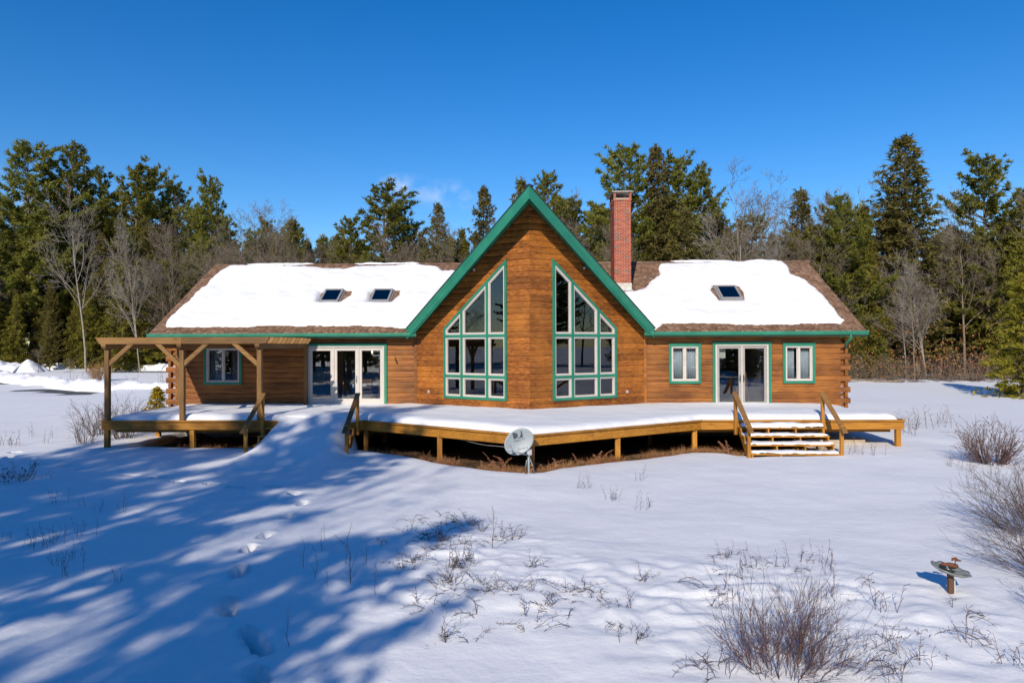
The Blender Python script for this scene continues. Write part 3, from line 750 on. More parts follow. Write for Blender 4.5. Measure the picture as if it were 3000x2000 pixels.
def glass_door(op, panels, handles, hmat):
    a, b, lo, hi = op; lo = .86
    P = rect(a, b, lo, hi)
    # outer white frame: jambs and head, sill
    d = MB(); f0, f1 = a+.10, b-.10; top = hi-.10
    fbox(FRONT, f0+.001, f0+.06, -.12, .06, lo, top, d); fbox(FRONT, f1-.06, f1-.001, -.12, .06, lo, top, d); fbox(FRONT, f0+.061, f1-.061, -.12, .058, top-.05, top, d); fbox(FRONT, f0+.061, f1-.061, -.12, .07, lo, lo+.04, d)
    door = d.build('door', M['white'], HOUSE)
    t = MB(); fbox(FRONT, a, f0, -.08, .078, lo, hi, t); fbox(FRONT, f1, b, -.08, .078, lo, hi, t); fbox(FRONT, f0, f1, -.08, .076, top+.001, hi, t)
    t.build('trim', M['green'], door, bevel=.004)
    fbox(FRONT, f0+.062, f1-.062, -.1, .02, top-.075, top-.051).build('track', M['track'], door)
    n = panels; w = (f1-f0-.12-(n-1)*.05)/n; s = f0+.06
    for k in range(n):
        p0, p1 = s+.002, s+w-.002; z0, z1 = lo+.042, top-.077
        st, rb, rt = (.085, .24, .085) if n == 3 else (.075, .10, .06)
        m2 = MB(); fbox(FRONT, p0, p0+st, -.05, .03, z0, z1, m2); fbox(FRONT, p1-st, p1, -.05, .03, z0, z1, m2)
        fbox(FRONT, p0+st, p1-st, -.05, .028, z0, z0+rb, m2); fbox(FRONT, p0+st, p1-st, -.05, .028, z1-rt, z1, m2)
        m2.build('door_panel', M['white'] if n == 3 else M['screen'], door, bevel=.003)
        fbox(FRONT, p0+st-.008, p1-st+.008, -.016, -.008, z0+rb-.008, z1-rt+.008).build('pane', M['glass'], door)
        ring(FRONT, rect(p0+st-.001, p1-st+.001, z0+rb-.001, z1-rt+.001), .012, -.004, .022).build('glazing_bead', M['track'] if n == 2 else M['white'], door)
        s += w
        if k < n-1:
            fbox(FRONT, s+.001, s+.049, -.06, .052, lo+.041, top-.052).build('mullion', M['white'], door, bevel=.006); s += .05
        if handles and k in handles: handle(FRONT, p1-st*.5 if handles[k] > 0 else p0+st*.5, 1.86, .03, door, -handles[k], hmat)
glass_door(OP_D, 3, {1: 1}, 'chrome')
glass_door(OP_P, 2, {0: 1, 1: -1}, 'steel')

# the great windows of the prow
COLS = [2.198, 3.311]; BAR1, BAR2 = 3.434, 2.0256
def top_z(s): return ZS+(s-SW1)*(ZP-ZS)/(SW2-SW1)
for fr in (PL, PR):
    P = [(SW1, ZB), (SW2, ZB), (SW2, ZP), (SW1, ZS)]
    win = ring(fr, P, .085, -.06, .085).build('window', M['green'], HOUSE, bevel=.004)
    bw = .045
    for c in COLS: plate(fr, [(c-bw, ZB+.05), (c+bw, ZB+.05), (c+bw, top_z(c+bw)-.06), (c-bw, top_z(c-bw)-.06)], -.055, .082).build('trim_bar', M['green'], win)
    for z in (BAR1, BAR2): plate(fr, rect(SW1+.05, SW2-.05, z-bw, z+bw), -.052, .079).build('trim_bar', M['green'], win)
    edges = [SW1+.085, COLS[0]-bw, COLS[0]+bw, COLS[1]-bw, COLS[1]+bw, SW2-.085]
    rows = [(ZB+.085, BAR2-bw), (BAR2+bw, BAR1-bw), (BAR1+bw, None)]
    for ci in range(3):
        a, b = edges[2*ci], edges[2*ci+1]
        for lo, hi in rows:
            if hi is None:
                off = .085/math.cos(math.atan((ZP-ZS)/(SW2-SW1)))
                poly = [(a, lo), (b, lo), (b, top_z(b)-off), (a, top_z(a)-off)]
            else: poly = rect(a, b, lo, hi)
            f = ring(fr, poly, .052, -.09, .055).build('frame', M['white'], win, bevel=.004)
            ring(fr, inset(poly, .051), .020, -.06, .028).build('frame', M['white'], win)
            ring(fr, inset(poly, .03), .03, -.34, -.092).build('jamb', M['pine_in'], win)
            plate(fr, inset(poly, .058), -.022, -.015).build('pane', M['glass'], win)

def on_roof(x, v, h):     # v along the slope from the eave, h off it
    cs, sn = 1/math.hypot(1, KS), KS/math.hypot(1, KS)
    return (x, EY+v*cs-h*sn, EZ+v*sn+h*cs)
CS = 1/math.hypot(1, KS)
SKY = [(-8.28, -7.53, 1.53, 2.47), (-6.29, -5.52, 1.53, 2.46), (7.44, 8.25, 1.57, 2.57)]
def sky_frame(x, d, z): return on_roof(x, z, d)
for x0, x1, y0, y1 in SKY:
    v0, v1 = (y0-EY)/CS, (y1-EY)/CS
    P = rect(x0, x1, v0, v1)
    fr_o = ring(sky_frame, P, .075, .0, .13).build('skylight', M['track'], HOUSE, bevel=.008)
    ring(sky_frame, inset(P, -.05), .055, .0, .05).build('flashing', M['track'], fr_o)
    plate(sky_frame, inset(P, .07), .095, .104).build('pane', M['glass'], fr_o)
    plate(sky_frame, inset(P, .06), .012, .02).build('dark_plate', M['black'], fr_o)  # flat black plate; the unlit depth below the glass is put into its colour

# ------------------------------------------------------------------ chimney
CX0, CX1, CY0, CY1 = 3.40, 4.08, 2.43, 3.72
CZ0, CZ1 = 5.18, 9.0
chim = MB().box(CX0+.008, CX1-.008, CY0+.008, CY1-.008, CZ0, CZ1).build('chimney', M['mortar'], HOUSE)
MB().box(CX0-.015, CX1+.015, CY0-.015, CY1+.015, CZ0+.13, CZ0+.40).build('base_course', M['flash'], chim)
MB().box(CX0-.06, CX1+.05, CY0-.09, CY1+.05, CZ0+.02, CZ0+.132).build('flashing', M['galv'], chim)
BH, BL, MJ = .0572, .197, .010
brick_me = {}
def brick_mesh(l, dp, stuff=None):
    key = (round(l, 3), dp)
    if key not in brick_me: brick_me[key] = MB().box(-l/2, l/2, -dp/2, dp/2, -BH/2, BH/2).mesh('brick', .004)
    return brick_me[key]
def place_brick(x, y, z, l, rot=0):
    o = bpy.data.objects.new('brick', brick_mesh(l, .09)); COL.objects.link(o)
    if not o.data.materials: o.data.materials.append(M['brick'])
    o.parent = chim; o.location = (x, y, z); o.rotation_euler.z = rot; return o
rest = MB(); z = CZ0+.41; k = 0
W_ = CX1-CX0; D_ = CY1-CY0
while z+BH < CZ1+.001:
    e = .028 if z > CZ1-.10 else (.014 if z > CZ1-.17 else 0)          # corbelled top courses
    xa, xb, ya, yb = CX0-e, CX1+e, CY0-e, CY1+e
    x = xa if k % 2 else xa-BL/2-MJ/2
    while x < xb-.02:
        a, b = max(x, xa), min(x+BL, xb)
        if b-a > .03: place_brick((a+b)/2, ya+.045+random.uniform(-.002, .002), z+BH/2, b-a)
        x += BL+MJ
    for xs_, sgn in ((xa, 1), (xb, -1)):
        y = ya+.095 if k % 2 else ya+.095-BL/2
        while y < yb:
            a, b = max(y, ya+.093), min(y+BL, yb)
            if b-a > .03: rest.box(min(xs_, xs_+sgn*.08), max(xs_, xs_+sgn*.08), a, b, z, z+BH)
            y += BL+MJ
    x = xa+.09
    while x < xb-.09: rest.box(x, min(x+BL, xb-.09), yb-.08, yb, z, z+BH); x += BL+MJ
    z += BH+MJ; k += 1
rest.build('brickwork', M['brick_i'], chim, kind='stuff')
cap0 = z
for x0 in (CX0-.02, CX1-.08):
    for y0 in (CY0-.02, (CY0+CY1)/2-.05, CY1-.08):
        for j in range(4):
            zz = cap0+j*.067
            o = bpy.data.objects.new('brick', brick_mesh(.10, .10)); COL.objects.link(o)
            if not o.data.materials: o.data.materials.append(M['brick'])
            o.parent = chim; o.location = (x0+.05, y0+.05, zz+BH/2+.002)
        MB().box(x0+.006, x0+.094, y0+.006, y0+.094, cap0-.02, cap0+.268).build('cap_pier', M['mortar'], chim)
MB().lathe([(.12, 0), (.12, .16), (.10, .17)], ((CX0+CX1)/2, CY0+.35, cap0-.02), 14).build('flue_tile', M['rust'], chim)
MB().lathe([(.12, 0), (.12, .16), (.10, .17)], ((CX0+CX1)/2, CY1-.35, cap0-.02), 14).build('flue_tile', M['rust'], chim)
MB().box(CX0-.09, CX1+.09, CY0-.09, CY1+.09, cap0+.266, cap0+.325).build('cap_slab', M['concrete'], chim, bevel=.01)

# ------------------------------------------------------------------ snow lying on the roof
def blanket(name, x0, x1, y0, y1, st, dfun, thick, pos, label, roundr=.22):
    gx, gy = np.meshgrid(np.arange(x0, x1, st), np.arange(y0, y1, st)); d = dfun(gx, gy)
    t = np.clip(d/roundr, 0, 1); h = np.where(d > 0, thick(gx, gy)*np.sqrt(np.clip(1-(1-t)**2, 0, 1)), np.maximum(d*.6, -.04))
    P = pos(gx.ravel(), gy.ravel(), h.ravel()); a, b = gx.shape
    k = (np.arange(a-1)[:, None]*b+np.arange(b-1)[None, :]); keep = np.maximum(np.maximum(d[:-1, :-1], d[1:, :-1]), np.maximum(d[:-1, 1:], d[1:, 1:])) > -.035
    k = k[keep]; F = np.stack([k, k+1, k+b+1, k+b], 1)
    used = np.unique(F); mp = -np.ones(len(P), int); mp[used] = np.arange(len(used))
    return tag(link(name, np_mesh(name, P[used], mp[F]), M['snow']), label, 'snow', None, 'stuff')
def roof_pos(x, y, h):
    sn = KS*CS; return np.stack([x, y-h*sn, EZ+KS*(y-EY)+h*CS], 1)
SNL = [(-13.49, -.12), (-13.66, .24), (-13.66, 1.1), (-13.55, 1.81), (-13.52, 2.68), (-13.49, 3.29), (-13.40, 4.17), (-13.10, 4.62), (-11.64, 4.74), (-9.87, 4.66), (-9.2, 4.55), (-8.66, 4.44), (-8.0, 4.45), (-7.36, 4.61), (-6.03, 4.67), (-4.88, 4.65), (-4.1, 4.50), (-3.70, 4.14),
       (-2.2, 4.14), (-3.0, 3.46), (-3.5, 1.71), (-4.1, .3), (-4.45, -.30), (-4.9, -.22), (-5.39, -.18), (-6.22, -.06), (-7.36, -.05), (-8.33, -.07), (-9.96, -.06), (-11.58, -.10)]
SNR = [(4.46, -.50), (4.1, .23), (3.7, 1.63), (3.62, 2.20), (4.15, 2.30), (4.62, 2.52), (5.02, 3.12), (5.46, 3.6), (5.53, 4.3), (5.70, 4.66), (7.25, 4.75), (9.13, 4.77), (10.9, 4.76), (10.93, 4.22), (10.86, 3.57), (11.21, 3.25), (11.36, 2.38), (11.44, 1.55), (11.48, .76), (11.46, .16), (11.28, -.04), (10.03, -.03), (8.43, -.12), (6.88, -.06), (5.47, .01), (4.85, .0)]
def hole(x, y, x0, x1, y0, y1, l, r, t, b):
    return sdist([(x0-l*.4, y0-b), (x1+r*.25, y0-b), (x1+r, (y0*.4+y1*.6)), (x1+r*.9, y1+t*.4), (x1, y1+t), (x0, y1+t), (x0-l, y1-.2)], x, y)
def d_left(x, y):
    d = sdist(SNL, x, y)+.09*fbm(x*2.0, y*2.0, 5, 4)+.05*fbm(x*8, y*8, 15, 3)
    for s, q in zip(SKY[:2], ((.16, .36, .02, .0), (.13, .30, .02, .0))): d = np.minimum(d, -hole(x, y, *s, *q)+.02*fbm(x*6, y*6, 8, 2))
    return d
def d_right(x, y):
    d = sdist(SNR, x, y)+.09*fbm(x*2.0, y*2.0, 25, 4)+.05*fbm(x*8, y*8, 35, 3)
    d = np.minimum(d, -hole(x, y, *SKY[2], .22, .22, .20, .0)+.03*fbm(x*6, y*6, 9, 2))
    return d
rthick = lambda x, y: .105+.14*fbm(x/2.4, y/1.6, 41, 4)*ss((y+.3)/1.0)+.022*fbm(x/.30, y/.22, 43, 3)
blanket('roof_snow', RL, -2.0, -.6, 4.86, .045, d_left, rthick, roof_pos, 'broad sheet of snow on the roof with two skylights melted clear')
blanket('roof_snow', 3.3, RR, -.7, 4.86, .045, d_right, rthick, roof_pos, 'sheet of snow on the roof right of the chimney with one skylight')
def ridge_snow(a, b, seed, label):
    n = int((b-a)/.08); xs2 = np.linspace(a, b, n); q = np.linspace(-1, 1, 9)
    e = np.clip(np.minimum(xs2-a, b-xs2)/.5, 0, 1)**.6; wd = (.15+.08*fbm(xs2*1.7, xs2*0, seed, 3))*e
    YY = RY+.06+q[None, :]*wd[:, None]; ZZ = RZ+.02-np.abs(YY-RY)*KS+(.065+.05*fbm(xs2*2.3, xs2*0+3, seed, 3))[:, None]*e[:, None]*(1-q[None, :]**2)
    V = np.stack([np.repeat(xs2, 9), YY.ravel(), ZZ.ravel()], 1); k = (np.arange(n-1)[:, None]*9+np.arange(8)[None, :]).ravel()
    tag(link('ridge_snow', np_mesh('ridge_snow', V, np.stack([k, k+9, k+10, k+1], 1)), M['snow']), label, 'snow', None, 'stuff')
ridge_snow(-12.7, -9.3, 1, 'thin line of snow on the ridge above the left roof snow')
ridge_snow(-7.9, -4.6, 2, 'broken line of snow on the ridge near the gable front')
ridge_snow(5.9, 9.1, 3, 'thin line of snow on the ridge right of the chimney')
ridge_snow(9.3, 10.9, 4, 'short patch of snow at the right end of the ridge')

# ------------------------------------------------------------------ deck
ZD = .843
DECK = thing('deck', 'long stained timber deck on posts, pointed in front of the gable', 'deck', (0, -3, 0))
DP = [(-13.13, -4.56), (-5.06, -4.56), (.05, -8.0), (5.12, -4.56), (11.10, -4.56), (11.10, -.06), (-13.13, -.06)]
MB().prism(DP, lambda p: (p[0], p[1], ZD-.20), lambda p: (p[0], p[1], ZD-.006)).build('decking', M['cedar'], DECK)
EDGE = [((-13.13, -.06), (-13.13, -4.56)), ((-13.13, -4.56), (-8.02, -4.56)), ((-8.02, -4.56), (-5.06, -4.56)), ((-5.06, -4.56), (.05, -8.0)), ((.05, -8.0), (5.12, -4.56)), ((5.12, -4.56), (11.10, -4.56)), ((11.10, -4.56), (11.10, -.06))]
for (p, q) in EDGE:
    p, q = Vector((*p, 0)), Vector((*q, 0)); d = (q-p).normalized(); o = Vector((d.y, -d.x, 0))
    if o.dot(((p+q)/2)-Vector((-1, -2, 0))) < 0: o = -o
    L = (q-p).length; ns = max(1, round(L/3.6)); e0, e1 = (.0, .0)
    for k in range(ns):
        a = p+d*(L*k/ns+.002); b = p+d*(L*(k+1)/ns-.002)
        if k == ns-1: b = q+d*.02
        if k == 0: a = p-d*.02 if abs(d.y) > .1 else p
        m_ = MB().add([tuple(a+Vector((0, 0, z))+o*w) for w in (.0, .04) for z in (ZD-.285, ZD-.042)]+[tuple(b+Vector((0, 0, z))+o*w) for w in (.0, .04) for z in (ZD-.285, ZD-.042)],
             [(0, 1, 3, 2), (4, 6, 7, 5), (0, 4, 5, 1), (2, 3, 7, 6), (0, 2, 6, 4), (1, 5, 7, 3)])
        m_.build('rim_joist', M['cedar'], DECK, bevel=.004)
        m2 = MB().add([tuple(a+Vector((0, 0, z))+o*w) for w in (-.10, .098) for z in (ZD-.040, ZD)]+[tuple(b+d*.03+Vector((0, 0, z))+o*w) for w in (-.10, .098) for z in (ZD-.040, ZD)],
             [(0, 1, 3, 2), (4, 6, 7, 5), (0, 4, 5, 1), (2, 3, 7, 6), (0, 2, 6, 4), (1, 5, 7, 3)])
        m2.build('deck_board', M['cedar'], DECK, bevel=.006)
POSTS = [(-13.03, -4.50), (-10.36, -4.50), (-8.18, -4.46), (-5.02, -4.40), (-2.52, -6.20), (.05, -7.86), (2.42, -6.30), (4.93, -4.58), (8.0, -4.40), (10.99, -4.50), (-13.0, -1.6), (10.98, -1.2), (-9, -2.0), (-5, -1.8), (0, -4.4), (4, -2.2), (7.5, -1.8)]
for x, y in POSTS: MB().box(x-.07, x+.07, y-.07, y+.07, -.6, ZD-.286 if y > -8 else ZD-.286).build('post', M['cedar_z'], DECK, bevel=.006)
for y in (-4.2, -2.0): MB().box(-12.9, 10.9, y-.06, y+.06, ZD-.40, ZD-.202).build('beam', M['cedar'], DECK)

# snow on the deck
SD = [(-12.98, -4.46), (-8.35, -4.46), (-8.0, -4.60), (-5.3, -4.62), (-4.98, -4.42), (.05, -7.93), (5.14, -4.50), (6.5, -4.50), (11.02, -4.46), (11.0, .3), (-12.98, .3)]
PROWP = [(-PW, .02), (0, -PP), (PW, .02)]
def d_deck(x, y):
    d = sdist(SD, x, y)+.045*fbm(x*2.2, y*2.2, 61, 3)+.012*fbm(x*9, y*9, 62, 2)
    d = np.minimum(d, -sdist(PROWP, x, y)+.30); d = np.minimum(d, .32-y)
    return d
def t_deck(x, y): return .125+.055*fbm(x/2.1, y/1.7, 63, 3)+.035*ss((-y-1.0)/2.5)+.02*np.exp(-np.abs(y)/.3)+.02*fbm(x/.5, y/.5, 64, 2)
blanket('deck_snow', -13.2, 11.2, -8.2, .4, .05, d_deck, t_deck, lambda x, y, h: np.stack([x, y, ZD+h], 1), 'thick rounded blanket of snow covering the whole deck', .34)

# ------------------------------------------------------------------ pergola
PG = thing('pergola', 'brown timber pergola with corner braces on the left end of the deck', 'pergola', (-10.6, -2.4, ZD))
PX = (-13.0, -10.665, -8.265)
for x in PX:
    MB().box(x-.07, x+.07, -4.60, -4.46, ZD-.02, 3.045).build('post', M['pergola_z'], PG, bevel=.006)
    # cross beam running back to the wall, with a shaped nose
    prof = [(-4.76, 3.185), (-4.76, 3.12), (-4.70, 3.05), (-4.60, 3.04), (-.04, 3.04), (-.04, 3.185)]
    MB().prism(prof, lambda p: (x-.07, p[0], p[1]), lambda p: (x+.07, p[0], p[1])).build('cross_beam', M['pergola'], PG, bevel=.005)
for x in (-13.0, -8.265): MB().box(x-.06, x+.06, -.22, -.10, ZD-.02, 3.04).build('post', M['pergola_z'], PG)
def rafter(y, th, nm):
    x0, x1, lo, hi = -13.31, -7.96, 3.187, 3.39
    prof = [(x0, hi), (x0, hi-.06), (x0+.10, lo), (x1-.10, lo), (x1, hi-.06), (x1, hi)]
    if nm == 'beam':
        for a, b in (((x0, 0), (-10.665, 0)), ((-10.663, 0), (x1, 0))):
            pr = [(max(a[0], min(b[0], px_)), pz) for px_, pz in prof]
            pr = [p for i, p in enumerate(pr) if p not in pr[:i]]
            MB().prism(pr, lambda p: (p[0], y-th/2, p[1]), lambda p: (p[0], y+th/2, p[1])).build(nm, M['pergola'], PG, bevel=.005)
    else: MB().prism(prof, lambda p: (p[0], y-th/2, p[1]), lambda p: (p[0], y+th/2, p[1])).build(nm, M['pergola'], PG, bevel=.004)
rafter(-4.555, .09, 'beam')
for k in range(10): rafter(-4.14+k*.405, .045, 'rafter')
for (x0, z0, x1, z1) in ((-12.93, 2.56, -12.31, 3.19), (-10.735, 2.50, -11.36, 3.19), (-10.595, 2.56, -9.98, 3.19), (-8.335, 2.54, -8.98, 3.19)):
    d = Vector((x1-x0, 0, z1-z0)).normalized(); n = Vector((-d.z, 0, d.x))*.065
    if n.z < 0: n = -n
    a, b = Vector((x0, 0, z0)), Vector((x1, 0, z1))
    lo0, lo1 = a-n*.2, b-n; hi0, hi1 = a+n*1.8, b+n
    # cut plumb at the post and level at the beam
    q = [(x0, z0-.06), (x0, z0+.12), (x1-math.copysign(.03, d.x), 3.187), (x1+math.copysign(.15, d.x), 3.187)]
    MB().prism(q, lambda p: (p[0], -4.575, p[1]), lambda p: (p[0], -4.49, p[1])).build('brace', M['pergola'], PG, bevel=.005)

# ------------------------------------------------------------------ steps
def steps(x0, x1, label, snow_label):
    T = thing('deck_steps', label, 'steps', ((x0+x1)/2, -5.3, 0))
    tz = [.655, .452, .248, .048]; ty = [-4.62, -4.97, -5.32, -5.67]
    for z, y in zip(tz, ty):
        for j in range(2): MB().box(x0+.06, x1-.04, y-.155*j-.150, y-.155*j, z-.04, z).build('tread', M['cedar'], T, bevel=.005)
    n = 4
    for k in range(n):
        x = x0+.10+(x1-x0-.18)*k/(n-1)
        prof = [(-4.60, .805), (-4.60, .62)]
        for z, y in zip(tz, ty): prof += [(y-.02, z-.041), (y-.30, z-.041)]
        prof = [(-4.605, .56)]+[p for z, y in zip(tz, ty) for p in ((y, z-.041), (y-.29, z-.041))]+[(-5.96, -.25), (-5.62, -.25)]
        MB().prism(prof, lambda p: (x-.02, p[0], p[1]), lambda p: (x+.02, p[0], p[1])).build('stringer', M['cedar'], T)
    for x, sg in ((x0, -1), (x1, 1)):
        MB().box(x-.045, x+.045, -4.735, -4.645, .42, 1.60).build('newel_post', M['cedar_z'], T, bevel=.005)
        MB().box(x-.045, x+.045, -5.99, -5.90, -.3, .86).build('newel_post', M['cedar_z'], T, bevel=.005)
        MB().beam((x, -4.60, 1.665), (x, -6.20, .66), .14, .042).build('handrail', M['pergola'], T, bevel=.005)
        MB().beam((x+sg*.0, -4.70, 1.545), (x+sg*.0, -5.95, .765), .036, .085).build('handrail_support', M['cedar'], T)
    return T, tz, ty
steps(-8.12, -5.22, 'snow buried timber steps with two handrails beside the pergola', None)
_, tz, ty = steps(6.13, 8.70, 'open timber steps with snow on each tread and two sloping handrails', None)
def cap(x0, x1, y0, y1, z, th, seed):
    gx, gy = np.meshgrid(np.linspace(x0, x1, 90), np.linspace(y0, y1, 14))
    d = np.minimum(np.minimum(gx-x0, x1-gx), np.minimum(gy-y0, y1-gy))+.015*fbm(gx*5, gy*5, seed, 3)
    t = np.clip(d/.07, 0, 1); h = z-.006+(th*(1+.5*fbm(gx*2.3, gy*4, seed+1, 3)))*np.sqrt(np.clip(1-(1-t)**2, 0, 1))
    k = (np.arange(13)[:, None]*90+np.arange(89)[None, :]).ravel()
    return np.stack([gx.ravel(), gy.ravel(), h.ravel()], 1), np.stack([k, k+1, k+91, k+90], 1)
Vs, Fs, n0 = [], [], 0
for k, (z, y) in enumerate(zip(tz, ty)):
    v, f = cap(6.21+(.0 if k else .05), 8.64, y-.30, y+(.06 if k else .16), z, .07 if k else .13, 70+k); Vs.append(v); Fs.append(f+n0); n0 += len(v)
tag(link('step_snow', np_mesh('step_snow', np.concatenate(Vs), np.concatenate(Fs)), M['snow']), 'strips of snow lying on the open timber steps', 'snow', None, 'stuff')

# ------------------------------------------------------------------ satellite dish
def text_mesh(body, size, shear=0):
    cu = bpy.data.curves.new('t', 'FONT'); cu.body = body; cu.size = size; cu.align_x = 'CENTER'; cu.shear = shear; cu.resolution_u = 2
    o = bpy.data.objects.new('t', cu); COL.objects.link(o)
    me = bpy.data.meshes.new_from_object(o.evaluated_get(bpy.context.evaluated_depsgraph_get())); bpy.data.objects.remove(o); return me
SAT = thing('satellite_dish', 'grey satellite dish on a short mast in front of the deck point', 'satellite dish', (-.03, -8.62, 0))
Dm = Matrix.Translation(Vector((-.275, -8.62, .74)))@Matrix.Rotation(R(3), 4, 'Z')@Matrix.Rotation(R(82), 4, 'X')@Matrix.Rotation(R(34), 4, 'Z')
RA, RB = .385, .300      # in the dish plane
def bowl(u, v): return .055*((u/RA)**2+(v/RB)**2)-.055
def dish_part(pts, faces, name, mat, off=0, parent=SAT, smooth=True, untwist=False):
    me = bpy.data.meshes.new(name); me.from_pydata([tuple(Dm@Vector((u, v, bowl(u, v)+off+w))) for u, v, w in pts], [], faces); me.update()
    return link(name, me, M[mat], parent, smooth)
pts, fs = [], []
NR, NA = 8, 44
for side in (0, 1):
    for i in range(NR+1):
        for k in range(NA):
            t = 2*math.pi*k/NA; r = i/NR
            rr = r*(1+.05*math.cos(t*1-.5))
            pts.append((RA*rr*math.cos(t), RB*rr*math.sin(t), -.012*side))
for side in (0, 1):
    b = side*(NR+1)*NA
    for i in range(NR):
        for k in range(NA):
            q = (b+i*NA+k, b+i*NA+(k+1) % NA, b+(i+1)*NA+(k+1) % NA, b+(i+1)*NA+k); fs.append(q if side == 0 else q[::-1])
b = (NR+1)*NA
fs += [(NR*NA+k, NR*NA+(k+1) % NA, b+NR*NA+(k+1) % NA, b+NR*NA+k) for k in range(NA)]
refl = dish_part(pts, fs, 'reflector', 'dish')
rot = Matrix.Rotation(R(-34+14), 3, 'Z')        # print runs up to the right
def print_on(me, cx, cy, name):
    pts = []
    for v in me.vertices:
        p = rot@Vector((v.co.x+cx, v.co.y+cy, 0)); pts.append((p.x, p.y, .003))
    dish_part(pts, [tuple(f.vertices) for f in me.polygons], name, 'ink', 0, refl, False)
print_on(text_mesh('DIRECTV', .075), .03, .020, 'lettering')
print_on(text_mesh('Slimline', .085, .35), .05, -.195, 'lettering')
# emblem: a D and a swoosh in a square
def poly_print(poly, name):
    me = bpy.data.meshes.new(name); me.from_pydata([(x*1.35, y*1.35-.015, 0) for x, y in poly], [], [tuple(range(len(poly)))]); me.update(); print_on(me, .02, .11, name)
poly_print([(-.085, .0)]+[(-.085+.09*math.cos(t), .06+.06*math.sin(t)) for t in [R(a) for a in range(-90, 91, 15)]]+[(-.085, .12)], 'emblem')
poly_print([(-.03, .0), (.03, .02), (.062, .06), (.072, .12), (.09, .12), (.09, .0)], 'emblem')
MB().tube([(-.06, -8.66, .44), (-.25, -8.88, .52), (-.47, -9.02, .60)], [.022, .02, .018], 8).build('feed_arm', M['dish'], SAT, True)
lnb = MB().box(-.55, -.41, -9.07, -8.99, .58, .67).build('feed_head', M['dish'], SAT, bevel=.02)
MB().lathe([(.035, 0), (.04, .05), (.03, .06)], (-.48, -9.02, .665), 12).build('feed_horn', M['track'], lnb)
MB().box(-.08, .05, -8.60, -8.50, .42, .56).build('bracket', M['galv'], SAT, bevel=.008)
MB().tube([(-.02, -8.60, -.3), (-.03, -8.59, .2), (-.03, -8.56, .48)], .030, 10).build('mast', M['dish'], SAT, True)
MB().tube([(.0, -8.56, .33), (.13, -8.50, -.02)], .011, 6).build('strut', M['dish'], SAT, True)
MB().tube([(-.08, -8.56, .30), (-.12, -8.40, -.02)], .011, 6).build('strut', M['dish'], SAT, True)
MB().box(-.13, -.085, -8.66, -8.60, -.3, .13).box(.06, .10, -8.62, -8.56, -.3, .13).build('stake', M['post_rust'], SAT)
cab = []
for k in range(21):
    t = k/20; cab.append((-2.2+2.1*t, -6.30-1.9*t, .55-.05*math.sin(t*math.pi)-.04*t+.01*math.sin(t*11)))
tag(MB().tube(cab, .004, 5).build('cable', M['cable'], None, True), 'thin pale cable sagging under the deck edge to the satellite dish', 'cable')

# ------------------------------------------------------------------ bird bath
BB = thing('bird_bath', 'small scalloped bird bath with rusty bird figures on a post', 'bird bath', (5.21, -16.86, 0))
Bm = Matrix.Translation(Vector((5.22, -16.86, .31)))@Matrix.Rotation(R(5), 4, 'X')@Matrix.Rotation(R(11), 4, 'Y')
vs, fs = [], []; NA, prof = 48, [(0.0, -.015), (.5, -.01), (.85, .012), (1.0, .022), (1.02, .010), (.8, -.018), (.3, -.035), (.0, -.04)]
for r, zz in prof:
    for k in range(NA):
        t = 2*math.pi*k/NA; rr = .215*r*(1+.05*math.cos(8*t)*min(1, r)); vs.append(tuple(Bm@Vector((rr*math.cos(t), rr*math.sin(t), zz+.006*math.cos(8*t)*r))))
fs = [(i*NA+k, i*NA+(k+1) % NA, (i+1)*NA+(k+1) % NA, (i+1)*NA+k) for i in range(len(prof)-1) for k in range(NA)]
MB().add(vs, fs).build('basin', M['stone'], BB, True)
MB().box(5.185, 5.245, -16.89, -16.83, -.3, .285).build('post', M['post_rust'], BB, bevel=.006)
MB().box(5.262, 5.272, -16.865, -16.855, -.3, .20).build('rod', M['flash'], BB)
lump = MB()
def blob(c, r, n=10, m_=7, flat=(1, 1, 1), dest=None):
    v = []; f = []
    for i in range(m_+1):
        ph = math.pi*i/m_
        for k in range(n):
            t = 2*math.pi*k/n; v.append((c[0]+r*flat[0]*math.sin(ph)*math.cos(t), c[1]+r*flat[1]*math.sin(ph)*math.sin(t), c[2]+r*flat[2]*math.cos(ph)))
    f = [(i*n+k, i*n+(k+1) % n, (i+1)*n+(k+1) % n, (i+1)*n+k) for i in range(m_) for k in range(n)]
    dest.add(v, f)
blob((5.235, -16.80, .355), .075, flat=(1.15, .55, .42), dest=lump); blob((5.16, -16.82, .365), .038, flat=(1, .8, .8), dest=lump); blob((5.30, -16.80, .345), .05, flat=(1, .7, .6), dest=lump)
lump.build('bird_figure', M['rust'], BB, True)
bird = MB().tube([(5.275, -16.79, .405), (5.285, -16.79, .425), (5.30, -16.79, .432), (5.325, -16.79, .425), (5.35, -16.79, .412), (5.395, -16.79, .402)], [.006, .017, .017, .024, .015, .004], 8)
bird.tube([(5.318, -16.79, .41), (5.315, -16.79, .36)], .006, 5); bird.build('bird_figure', M['rust'], BB, True)
mb = MB(); mb.tube([(5.08, -16.86, .355), (5.14, -16.90, .345), (5.20, -16.95, .325), (5.24, -16.93, .32)], [.01, .018, .012, .006], 6); mb.tube([(5.13, -16.84, .355), (5.20, -16.86, .345), (5.26, -16.86, .335)], [.012, .02, .008], 6)
mb.build('wrought_leaf', M['steel'], BB, True)

